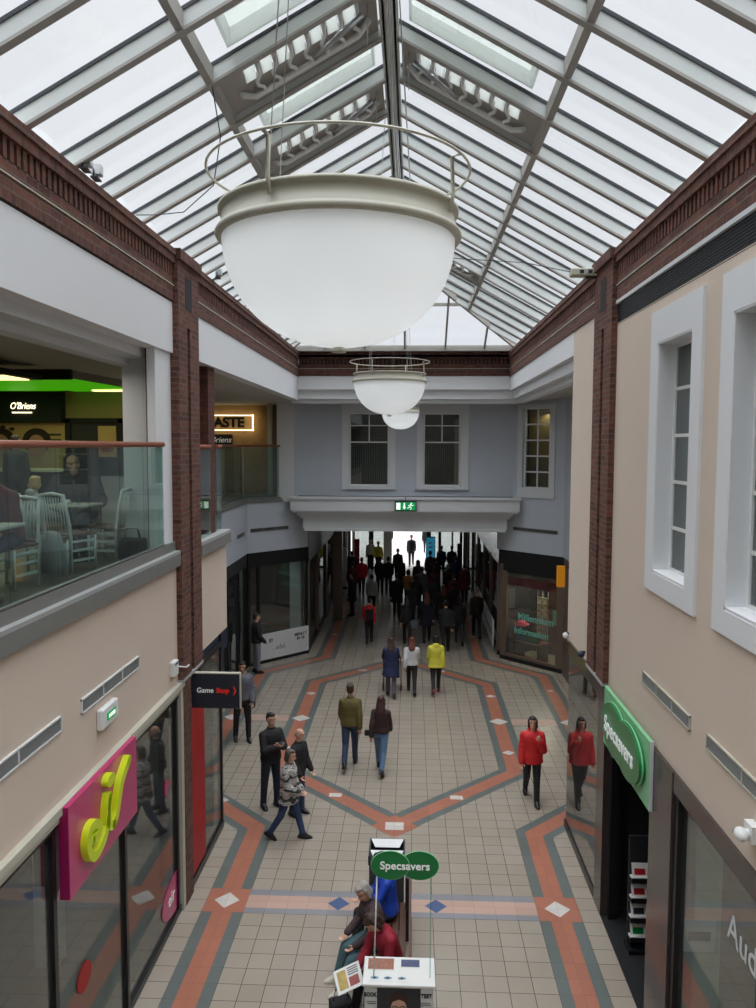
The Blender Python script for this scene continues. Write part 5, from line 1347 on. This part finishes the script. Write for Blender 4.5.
    for i in (0, 1):
        hip, kn, an, sa = J[i]
        Q.cone(base+hip, .09+w, base+kn, .058+w); Q.cone(base+kn, .058+w, base+an-(an-kn)*.03, .044+w)
        if near: Q.ell(base+kn+Vector((0,.0,-.03)), (.062+w,.062+w,.018)); Q.ell(base+an+Vector((0,0,.04)), (.052+w,.052+w,.014))
    # shoes
    shoes = []
    for i in (0, 1):
        hip, kn, an, sa = J[i]; Hh = MB()
        pt = 0 if sitting else min(0, sa*.75)           # a trailing foot points down
        Rf = rx(pt)@rz_((-.12 if i else .12))
        a_ = base+an
        f_ = lambda x, y, z: a_+Rf@Vector((x, y, z))
        Hh.loft([(f_(0,.04,-.085), .052, .15, Rf), (f_(0,.04,-.065), .055, .155, Rf), (f_(0,.035,-.04), .052, .145, Rf), (f_(0,.02,-.015), .05, .10, Rf), (f_(0,-.01,.02), .05, .065, Rf), (f_(0,-.01,.05), .05, .055, Rf)], 18)
        shoes.append(Hh)
    # hair
    A_ = None
    if hair:
        A_ = MB(); kind = hair
        if kind in ('short', 'long', 'bob', 'bun', 'curly'):
            A_.ell(hc(0,-.03,.052), (.083,.092,.078), Rhead); A_.ell(hc(0,-.058,.0), (.078,.062,.08), Rhead); A_.ell(hc(0,.035,.095), (.06,.05,.03), Rhead)
        if kind == 'thin': A_.ell(hc(0,-.068,-.012), (.072,.045,.05), Rhead); A_.ell(hc(-.07,-.02,.005),(.012,.04,.03),Rhead); A_.ell(hc(.07,-.02,.005),(.012,.04,.03),Rhead)
        if kind in ('bob', 'curly', 'long'):
            for s in (-1, 1): A_.cone(hc(s*.075,-.01,.04), .026, hc(s*.078,-.005,-.085), .028)
            A_.ell(hc(0,-.065,-.05), (.088,.05,.09), Rhead)
        if kind == 'curly':
            rnd = random.Random(3)
            for k in range(26):
                a = rnd.uniform(0, 2*PI); e = rnd.uniform(-.2, 1.4)
                x_, y2, z_ = .09*math.cos(a)*math.cos(e), -.02+.1*math.sin(a)*math.cos(e), .03+.1*math.sin(e)
                if y2 < .06 or z_ > .09: A_.ell(hc(x_, y2, z_), (.025,.025,.022))
        if kind == 'long':
            A_.loft([(hc(0,-.05,.02), .095, .06, Rhead), (T(0,-.085,.57), .11, .055, tw@Rb), (T(0,-.115,.5), .11, .045, tw@Rb), (T(0,-.13,.44), .08, .03, tw@Rb), (T(0,-.135,.41), .04, .015, tw@Rb)], 18)
        if kind == 'bun': A_.ell(hc(0,-.1,.075), (.04,.04,.04))
        if kind == 'cap': A_.ell(hc(0,-.015,.05), (.085,.104,.082), Rhead); A_.loft([(hc(0,.09,.05), .06,.05, Rhead), (hc(0,.1,.06), .055,.045, Rhead)], 18); A_.ell(hc(0,-.06,-.005),(.075,.055,.05),Rhead)
    eyes = [hc(s*.031, .079, .008) for s in (-1, 1)]
    return dict(B=B, K=K, Q=Q, shoes=shoes, A=A_, S=S, eyes=eyes, head=head, T=T, arms=arms, base=base, Rhead=Rhead)

def person(label, x, y, rz, h=1.72, pose='stand', top=None, legs=None, hair='short', hairm=None, shoe=None, coat=None, near=1, skin=None,
           group=None, z=0., sitting=False, P=None, slim=1., hz=None):
    P = P or POSES[pose]; coat = coat or {}
    d = body_parts(P, h, coat, hair, near, sitting, slim); S = d['S']
    v = (.0075 if near == 1 else .012); vc = (.011 if near == 1 else .018)
    body = d['B'].build('person', skin or M_SKIN1); remesh(body, v, 2 if near == 1 else 3)
    tag(body, label, 'person', group)
    body.location = (x, y, z); body.rotation_euler.z = rz; body.scale = (S, S, S)
    def part(nm, mb, m, vox, it=3):
        o = mb.build(nm, m, body); remesh(o, vox, it); return o
    part('jacket', d['K'], top, vc); part('trousers', d['Q'], legs, vc)
    for s in d['shoes']:
        o = s.build('shoe', shoe or M_BLACK, body); sub = o.modifiers.new('round', 'SUBSURF'); sub.levels = 1; sub.render_levels = 1
    if d['A']: part('hair', d['A'], hairm or H_BROWN, .012 if near == 1 else .016, 2)
    if near == 1:
        for e in d['eyes']:
            m = MB().use(M_EYE); m.ell(e, (.011,.006,.007), d['Rhead'], 8, 6); m.build('eye', parent=body)
    body['_'] = 0; del body['_']
    if hz is not None: body.location.z = hz-d['base'].z*S
    PEOPLE.append((body, d)); return body, d
PEOPLE = []
H_BROWN = mat('hair_brown', (64,44,34), .6, var=.25, scale=30); H_DARK = mat('hair_dark', (32,27,26), .55, var=.2, scale=30)
H_GREY = mat('hair_grey', (158,152,144), .7, var=.25, scale=30); H_AUBURN = mat('hair_auburn', (104,56,40), .6, var=.25, scale=30); H_BLOND = mat('hair_blond', (176,146,98), .6, var=.2, scale=30)
C_OLIVE = mat('olive_cloth', (96,86,44), .8, var=.1, bump=.3, scale=20); C_BLACK = mat('black_cloth', (30,29,32), .75, var=.15, bump=.3, scale=20)
C_DBROWN = mat('dark_brown_cloth', (52,36,34), .8, var=.15, scale=20); C_JEAN = mat('blue_denim', (48,60,86), .8, var=.2, scale=25); C_JEANL = mat('light_blue_denim', (92,120,152), .8, var=.15, scale=25)
C_RED = mat('red_cloth', (206,36,40), .65, var=.1, bump=.4, scale=14); C_YEL = mat('yellow_cloth', (214,206,70), .6, var=.06, bump=.3, scale=16)
C_WHITE = mat('white_cloth', (206,206,208), .75, var=.06); C_NAVY = mat('navy_cloth', (34,42,76), .8, var=.15); C_GREY = mat('grey_cloth', (96,98,106), .8, var=.15, scale=20)
C_DGREY = mat('charcoal_cloth', (52,54,58), .8, var=.15); C_MAROON = mat('maroon_cloth', (104,40,40), .8, var=.12); C_BLUE = mat('royal_blue_cloth', (30,70,180), .5, var=.1)
C_BURG = mat('burgundy_cloth', (146,26,46), .75, var=.12, scale=14); C_TEALJ = mat('teal_denim', (84,116,124), .8, var=.12); C_TAN = mat('tan_cloth', (170,120,60), .8)
C_LG = mat('pale_grey_cloth', (150,152,150), .8, var=.1); SH_WHITE = mat('white_shoe', (206,200,186), .5); SH_RED = mat('red_brown_shoe', (120,44,44), .5)
def pattern(name, cols, scale, dist=2.5):
    m, nt, b = _new(name); N = nt.nodes; L = nt.links
    tc = N.new('ShaderNodeTexCoord'); w_ = N.new('ShaderNodeTexWave'); w_.bands_direction = 'Z'; w_.inputs['Scale'].default_value = scale; w_.inputs['Distortion'].default_value = dist; w_.inputs['Detail'].default_value = 3
    w_.inputs['Detail Scale'].default_value = 3
    cr = N.new('ShaderNodeValToRGB'); cr.color_ramp.interpolation = 'CONSTANT'; n = len(cols)
    while len(cr.color_ramp.elements) < n: cr.color_ramp.elements.new(.5)
    for i, c in enumerate(cols): cr.color_ramp.elements[i].position = i/n; cr.color_ramp.elements[i].color = (*lin(c), 1)
    L.new(tc.outputs['Object'], w_.inputs[0]); L.new(w_.outputs['Fac'], cr.inputs[0]); L.new(cr.outputs[0], b.inputs['Base Color']); b.inputs['Roughness'].default_value = .85
    MATS[name] = m; return m
C_AZTEC = pattern('patterned_cardigan', [(52,50,52),(176,174,170),(120,116,116),(200,198,194),(60,56,58),(186,182,178)], 1.5, 5)
C_FLORAL = pattern('dark_floral_jacket', [(54,46,50),(96,74,76),(44,38,44),(124,100,94),(50,42,46)], 6, 14)

# ---- near walkers
person('man in olive green jacket and dark jeans walking away across the floor', -1.24, 16.06, 0, 1.76, 'walk2', C_OLIVE, C_JEAN, 'short', H_BROWN, None, dict(fat=.03, collar=1))
person('woman in dark brown top and light blue jeans beside the man in olive', -.6, 15.85, R(-8), 1.6, 'walk', C_DBROWN, C_JEANL, 'long', mat('hair_dark_auburn', (66,34,34), .6), None, dict(fat=.03, hem=.0, hood=1), slim=.92)
person('woman in bright red padded jacket walking forward with a hand at her ear', 2.28, 14.6, R(176), 1.66, 'phone', C_RED, C_BLACK, 'bob', H_DARK, None, dict(fat=.04, hem=-.1, hood=1))
person('woman in black and white patterned cardigan and blue jeans striding right in black boots', -2.04, 12.95, R(-100), 1.6, P=dict(legs=[(.34,.08,0),(-.3,.25,0)], arms=[(.1,.12,.9,.5),(.15,.12,1.0,.5)], lean=.02, head=(-.1,.15)), top=C_AZTEC, legs=mat('mid_blue_denim', (44,62,98), .8, var=.2), hair='bob', hairm=mat('hair_grey_brown', (82,72,66), .6), coat=dict(fat=.035, hem=-.16, flare=.03))
person('dark haired man in black jacket with hands clasped at his chest behind the two others', -2.55, 14.12, R(-140), 1.78, 'hands', C_BLACK, mat('dark_navy_denim', (34,40,56), .8), 'short', H_DARK, None, dict(fat=.03))
person('bald man in black jacket standing close behind the woman in the patterned cardigan', -2.02, 13.85, R(-120), 1.6, P=dict(legs=[(.03,.03,-.05),(-.04,.05,.05)], arms=[(.2,.1,.4,.2),(.2,.1,.5,.3)], lean=.05, head=(.2,.1)), top=C_BLACK, legs=C_JEAN, hair='thin', hairm=H_GREY, coat=dict(fat=.03))
person('young man in grey hooded jacket standing by the projecting sign with a dark bag', -3.76, 17.34, R(200), 1.84, P=dict(legs=[(.12,.1,-.05),(-.1,.05,.1)], arms=[(.15,.12,.5,.4),(.15,.12,.5,.4)], head=(-.3,.15)), top=C_GREY, legs=C_BLACK, hair='short', hairm=H_DARK, coat=dict(fat=.025, hood=1, hem=-.02), near=2, skin=M_SKIN2)
person('man in black jacket and grey trousers standing before the white boarded shop window', -4.5, 22.7, R(-60), 1.76, 'pockets', C_BLACK, mat('light_grey_trousers', (130,132,144), .8), 'short', H_DARK, None, dict(fat=.03), near=2)
person('woman in bright yellow hooded raincoat and black leggings walking away', .68, 21.05, R(2), 1.6, 'walk2', C_YEL, C_BLACK, 'bob', H_DARK, SH_RED, dict(fat=.045, hem=-.12, hood=1, flare=.02), near=2)
person('woman in white top and black trousers walking between the navy coat and the yellow raincoat', .03, 21.03, 0, 1.56, 'walk', C_WHITE, C_BLACK, 'long', H_AUBURN, None, dict(fat=.035, hem=-.02), near=2)
nv_, nd = person('woman in long navy coat pushing a pushchair away from the viewer', -.52, 20.7, R(3), 1.6, P=dict(legs=[(.2,.08,0),(-.15,.3,0)], arms=[(.55,.1,.8,.1),(.55,.1,.8,.1)], lean=.05), top=C_NAVY, legs=mat('purple_grey_leggings', (96,84,100), .8), hair='long', hairm=H_BROWN, coat=dict(fat=.04, hem=-.3, flare=.05), near=2)
person('person in red jacket with a black backpack walking away near the left of the passage', -1.4, 26.38, R(4), 1.55, 'walk2', C_RED, C_BLACK, 'short', H_DARK, None, dict(fat=.03), near=2)

# pushchair
pc = root('pushchair', (-.5, 21.35, 0)); tag(pc, 'dark pushchair rolling ahead of the woman in the navy coat', 'pushchair')
for sx in (-.24, .24):
    for yy, rr in ((-.12,.12),(.35,.09)):
        b = MB().use(M_BLACK); b.tube([(sx, yy+rr*math.cos(k*PI/10), rr+rr*.0+rr*math.sin(k*PI/10)) for k in range(20)], .016, 6, closed=True); b.tube([(sx-.02,yy,rr),(sx+.02,yy,rr)], .03, 8); b.build('wheel', parent=pc)
    b = MB().use(M_CHAR); b.tube([(sx,.35,.1),(sx,.0,.5),(sx*.95,-.3,.98)], .013, 8); b.tube([(sx,-.12,.13),(sx,.05,.45)], .013, 8); b.build('frame_bar', parent=pc)
b = MB().use(M_CHAR); b.tube([(-.23,-.3,.98),(.23,-.3,.98)], .016, 8); b.build('handle', parent=pc)
b = MB().use(C_BLACK); b.prism([(-.2,-.05,.35),(.2,-.05,.35),(.2,-.14,.85),(-.2,-.14,.85)], (0,.03,0)); b.box(-.2,.2,-.05,.3,.33,.38); b.build('seat', parent=pc)
b = MB().use(C_NAVY); b.ell((0,-.02,.75), (.2,.18,.16)); b.build('hood', parent=pc)

def bag(name, label, loc, sx, sy, sz, m, strap=True, rz=0):
    r = root(name, loc, rz); tag(r, label, 'bag')
    b = MB().use(m); b.box(-sx, sx, -sy, sy, 0, sz); o = b.build('bag_body', parent=r); bevel(o, min(sy*.7, .03), 3)
    if strap:
        b = MB().use(m); b.tube([(-sx*.7,0,sz*.97),(-sx*.5,0,sz+.13),(sx*.5,0,sz+.13),(sx*.7,0,sz*.97)], .009, 6); b.build('strap', parent=r)
    return r
bag('backpack', 'black backpack worn by the person in the red jacket', (-1.38, 26.14, .82), .13, .07, .38, C_BLACK, False)
bag('shoulder_bag', 'dark bag hanging at the hip of the young man in grey', (-3.62, 17.5, .72), .11, .07, .28, C_BLACK, False)
bag('handbag', 'small black handbag at the left hip of the woman in brown', (-.88, 15.84, .74), .05, .035, .12, C_BLACK, False)
ph = root('phone', (0,0,0)); 
bpy.data.objects.remove(ph)

# ---- seated group on the bench
SIT = dict(fat=.03, hem=-.03)
sa, da = person('elderly grey haired woman in dark patterned jacket and teal jeans seated on the bench', -.4, 9.5, R(112), 1.64, P=dict(legs=[(1.25,.85,-.12),(1.32,1.05,.05)], arms=[(.5,.1,.75,.35),(.55,.12,.8,.4)], lean=.08, bend=.2, head=(.35,.3)), top=C_FLORAL, legs=C_TEALJ, hair='bob', hairm=H_GREY, shoe=SH_WHITE, coat=SIT, sitting=True)
sb, db = person('brown haired person in burgundy jacket bent over a newspaper on the bench', -.2, 9.0, R(128), 1.66, P=dict(legs=[(1.35,1.3,-.05),(1.3,1.1,.05)], arms=[(.65,.12,.55,.3),(.75,.12,.5,.25)], lean=.1, bend=.32, head=(-.1,.45)), top=C_BURG, legs=C_BLACK, hair='curly', hairm=H_BROWN, coat=SIT, sitting=True)
sc1, dc = person('person in royal blue jacket seated behind the green oval sign with one hand raised', -.27, 10.1, R(100), 1.66, P=dict(legs=[(1.4,1.35,-.05),(1.4,1.3,.05)], arms=[(.7,.3,1.9,.1),(.5,.1,1.0,.4)], lean=.05, bend=.1, head=(0,.1)), top=C_BLUE, legs=C_DGREY, hair='short', hairm=H_DARK, coat=SIT, sitting=True)
for o, d in ((sa, da), (sb, db), (sc1, dc)):
    o.location.z = .46+.10*d['S']-d['base'].z*d['S']
npz = root('newspaper', (-.66, 8.6, .66), R(20)); tag(npz, 'folded colour newspaper held by the seated person in burgundy', 'newspaper')
b = MB().use(M_PAPER); b.prism([(-.17,-.12,-.14),(.13,-.12,-.06),(.13,.12,.06),(-.17,.12,-.02)], (0,0,.006)); b.build('pages', parent=npz)
def pg(x, y): return (x, y, -.0347+.267*x+.5*y+.008)
b = MB().use(mat('news_photo', (176,150,80), .6, var=.5, scale=14)); b.prism([pg(-.14,-.09), pg(-.04,-.09), pg(-.04,.09), pg(-.14,.09)], (0,0,.003))
b.use(mat('news_photo_red', (150,70,64), .6, var=.5, scale=20)); b.prism([pg(-.02,-.09), pg(.09,-.09), pg(.09,.0), pg(-.02,.0)], (0,0,.003))
b.use(C_GREY)
for k in range(4): b.prism([pg(-.02,.02+k*.022), pg(.1,.02+k*.022), pg(.1,.03+k*.022), pg(-.02,.03+k*.022)], (0,0,.002))
b.build('print', parent=npz)
bag('handbag', 'black handbag on the floor at the feet of the person in burgundy', (-.78, 8.75, 0), .13, .09, .25, C_BLACK, True, R(20))

# ---- cafe people
def seat_at(o, d, seat_z): o.location.z = seat_z+.10*d['S']-d['base'].z*d['S']
o, d = person('man in black sweatshirt leaning on the cafe table and reaching with one hand', -4.74, 11.1, R(190), 1.86, P=dict(legs=[(1.4,1.4,-.12),(1.4,1.4,.12)], arms=[(.75,.45,1.2,.9),(.8,.4,1.1,.7)], lean=.15, bend=.15, head=(.0,.35)), top=C_BLACK, legs=C_DGREY, hair='short', hairm=mat('hair_sandy', (140,110,80), .6), coat=dict(fat=.1, cuff=.45), slim=1.35, sitting=True, skin=M_SKIN1); seat_at(o, d, 5.56)
o, d = person('blond child in pale grey top sitting on a white cafe chair seen from behind', -4.76, 9.77, R(-30), 1.3, P=dict(legs=[(1.4,1.4,-.1),(1.4,1.4,.1)], arms=[(.5,.1,1.0,.4),(.5,.1,1.0,.4)], lean=.03, bend=.08), top=C_LG, legs=C_BROWN if 'C_BROWN' in globals() else C_TAN, hair='bob', hairm=H_BLOND, coat=dict(fat=.03, hood=1), near=2, sitting=True); seat_at(o, d, 5.575)
o, d = person('person in maroon top and pale cap sitting at the left edge of the cafe', -4.36, 8.36, R(170), 1.8, P=dict(legs=[(1.4,1.4,-.1),(1.4,1.4,.1)], arms=[(.6,.2,.8,.4),(.6,.2,.8,.4)], lean=.1, bend=.25, head=(.2,.2)), top=C_MAROON, legs=C_JEAN, hair='cap', hairm=C_LG, coat=dict(fat=.04, cuff=.5), near=2, sitting=True); seat_at(o, d, 5.56)
for loc, rz, lab in (((-4.36, 8.41, 5.1), R(170), 'white cafe chair under the person in maroon'), ((-4.73, 11.16, 5.1), R(190), 'white cafe chair under the man in black')):
    chair(lab, loc, rz)
o, d = person('person in dark clothes standing at the cafe counter in the background', -7.4, 14.6, 0, 1.72, 'stand', C_DGREY, C_BLACK, 'short', H_DARK, None, dict(fat=.03), near=2, z=5.1)
jk = MB().use(C_LG)
nn = 40; rings = []
for z_, r_ in ((.48,.05),(.46,.1),(.36,.14),(.22,.17),(.1,.18),(0,.16),(-.02,.1)):
    rings.append([jk.bm.verts.new(((r_*(1+.16*math.sin(7*a*2*PI/nn+z_*3)))*math.cos(a*2*PI/nn)*1.1, (r_*(1+.2*math.sin(5*a*2*PI/nn+1)))*math.sin(a*2*PI/nn)*.45, z_)) for a in range(nn)])
for A2, B2 in zip(rings, rings[1:]):
    for k in range(nn): f = jk.bm.faces.new([A2[k], A2[(k+1) % nn], B2[(k+1) % nn], B2[k]]); f.smooth = True; f.material_index = 0
jk.bm.faces.new(rings[0]); jk.bm.faces.new(rings[-1][::-1])
o = jk.build('draped_jacket', loc=(-4.02, 8.72, 5.2)); o.rotation_euler.z = R(-30); tag(o, 'pale grey jacket bundled beside the maroon sitter against the white chair', 'jacket')

# ---- crowd in the passage
random.seed(11)
protos = {}
def crowd(label, x, y, rz, h, pose, topm, legm, hair, hairm, ck, z=0):
    cks = {'jacket': dict(fat=.035, hem=-.05), 'coat': dict(fat=.04, hem=-.32, flare=.04), 'hood': dict(fat=.045, hem=-.1, hood=1), 'top': dict(fat=.02, hem=-.02)}
    key = (pose, hair, ck)
    if key not in protos:
        o, d = person(label, x, y, rz, h, pose, topm, legm, hair, hairm, None, cks[ck], near=2, group=None); protos[key] = o; return o
    src = protos[key]; o = copy_tree(src)
    o.location = (x, y, 0); o.rotation_euler.z = rz; S = h/1.78; o.scale = (S,S,S); o['label'] = label
    for c in kids(o):
        m = topm if c.name.startswith('jacket') else legm if c.name.startswith('trousers') else hairm if c.name.startswith('hair') else None
        if m: c.material_slots[0].link = 'OBJECT'; c.material_slots[0].material = m
    return o
CR = [
 ('person in red and black jacket among the crowd by the left passage shops',-2.5,33.6,0,1.7,'stand',C_MAROON,C_BLACK,'short',H_DARK,'jacket'),
 ('person with red hood in the crowd at the far left',-2.2,35,0,1.72,'walk',C_RED,C_BLACK,'short',C_RED,'hood'),
 ('distant person in white top standing in the street doorway at the left',-2.15,41.6,R(180),1.72,'stand',C_WHITE,C_BLACK,'short',H_DARK,'top'),
 ('distant person in yellow top in the street doorway at the left',-1.72,41.2,R(170),1.7,'walk',C_YEL,C_JEAN,'short',H_DARK,'top'),
 ('person in black with short hair left of the bright doorway',-1.38,35,0,1.74,'walk2',C_BLACK,C_BLACK,'short',H_DARK,'jacket'),
 ('person in black close beside another left of the bright doorway',-1.02,35.3,0,1.72,'walk',C_BLACK,C_BLACK,'short',H_DARK,'jacket'),
 ('person in pale grey jacket walking away on the left of the passage',-1.53,30.6,0,1.66,'walk2',C_LG,C_BLACK,'short',H_DARK,'jacket'),
 ('dark grey clad person walking in from the street',-.65,38.2,R(180),1.72,'walk',C_DGREY,C_BLACK,'short',H_DARK,'jacket'),
 ('lone dark figure walking in on the bright street paving',0,43.6,R(180),1.76,'walk2',C_DGREY,C_BLACK,'short',H_DARK,'jacket'),
 ('second dark figure far out on the bright street paving',-1.4,50,R(180),1.74,'walk',C_BLACK,C_JEAN,'short',H_DARK,'jacket'),
 ('third dark figure far out on the bright street paving to the right',.9,49,0,1.72,'walk',C_BLACK,C_BLACK,'short',H_DARK,'jacket'),
 ('person in black jacket in front of the bright doorway',-.5,35.5,0,1.7,'walk2',C_BLACK,C_BLACK,'bob',H_DARK,'jacket'),
 ('broad person in black coat walking away left of centre',-.56,30.6,0,1.74,'walk',C_BLACK,C_BLACK,'short',H_DARK,'coat'),
 ('person in tan jacket between darker coats in mid passage',-.12,32.2,0,1.62,'walk2',C_TAN,C_BLACK,'bob',H_BROWN,'jacket'),
 ('woman in dark brown coat just right of the bright doorway',.3,34.8,0,1.66,'walk',C_DBROWN,C_BLACK,'long',H_BROWN,'coat'),
 ('tall person in dark jacket right of the bright doorway',.88,36.8,0,1.76,'stand',C_DGREY,C_BLACK,'short',H_DARK,'jacket'),
 ('person in navy jacket by the blue poster board',1.5,39.4,0,1.72,'walk',C_NAVY,C_BLACK,'short',H_DARK,'jacket'),
 ('person in brown hooded jacket in the right of the crowd',1.05,35.5,0,1.66,'walk2',C_DBROWN,C_JEAN,'bob',H_BROWN,'hood'),
 ('person with pale grey hair in dark jacket in the right of the crowd',1.58,33.7,0,1.66,'walk',C_DBROWN,C_DGREY,'bob',H_GREY,'jacket'),
 ('person in black far right near the street doors',2.0,39.1,0,1.74,'walk2',C_BLACK,C_BLACK,'short',H_DARK,'jacket'),
 ('person in maroon jacket in mid crowd on the right',1.68,31,0,1.68,'walk',C_MAROON,C_BLACK,'short',H_BROWN,'jacket'),
 ('person in dark maroon coat by the right passage shops',2.25,33.4,0,1.7,'walk2',C_MAROON,C_BLACK,'short',H_DARK,'coat'),
 ('slim woman in black top and leggings carrying a bag left of the navy long coat',-.13,26.2,0,1.68,'walk',C_BLACK,C_BLACK,'long',H_DARK,'top'),
 ('woman with brown hair in long dark navy coat ahead of the yellow raincoat',.54,26.6,0,1.72,'walk2',mat('midnight_cloth', (24,28,44), .8),C_BLACK,'long',H_AUBURN,'coat'),
 ('man in black jacket walking away just ahead of the yellow raincoat',1.12,25.3,0,1.72,'walk2',C_BLACK,C_BLACK,'short',H_DARK,'jacket'),
 ('small dark clad woman walking beside the man in black jacket',1.62,26.4,0,1.6,'walk',C_BLACK,C_DGREY,'bob',H_DARK,'hood'),
 ('man in brown black jacket walking away along the right passage windows',2.28,27.4,0,1.74,'walk',C_DBROWN,C_BLACK,'short',H_GREY,'jacket'),
 ('woman with long brown hair in maroon brown coat in mid passage',1.18,28.3,0,1.68,'stand',C_DBROWN,C_BLACK,'long',H_AUBURN,'coat'),
 ('person in dark green hooded jacket behind the front row of walkers',1.54,28.9,0,1.66,'walk2',mat('dark_green_cloth', (40,52,44), .8),C_BLACK,'short',H_DARK,'hood'),
 ('person in charcoal coat in the middle of the crowd',.9,30.4,0,1.7,'walk',C_DGREY,C_BLACK,'bob',H_BROWN,'coat'),
 ('person in dark jacket hidden behind the woman with the bag',.02,29.1,0,1.66,'walk2',C_DGREY,C_JEAN,'bob',H_DARK,'jacket'),
 ('person in black standing by the brown post of the left passage shops',-2.3,30.6,R(90),1.72,'stand',C_BLACK,C_BLACK,'short',H_DARK,'coat'),
 ('person in dark coat far left beyond the brown post',-2.8,37.2,0,1.7,'walk',C_BLACK,C_BLACK,'short',H_DARK,'coat'),
 ('couple member in grey coat in the deep middle of the passage',.45,32.3,0,1.72,'walk2',C_GREY,C_BLACK,'short',H_BROWN,'coat'),
 ('couple member in maroon hood in the deep middle of the passage',.98,33,0,1.64,'walk',C_MAROON,C_JEAN,'bob',H_BROWN,'hood'),
 ('person in dark grey hood between the grey coat and the brown coat',.2,30.6,0,1.66,'walk',C_DGREY,C_JEAN,'bob',H_BROWN,'hood'),
 ('person in navy hood near the right glass panels in the crowd',2.0,35.6,0,1.7,'walk2',C_NAVY,C_BLACK,'short',H_BROWN,'hood'),
]
for a in CR: crowd(*a)
bag('shopping_bag', 'grey shopping bag carried by the slim woman in black', (.1, 26.15, .55), .14, .06, .3, C_GREY)
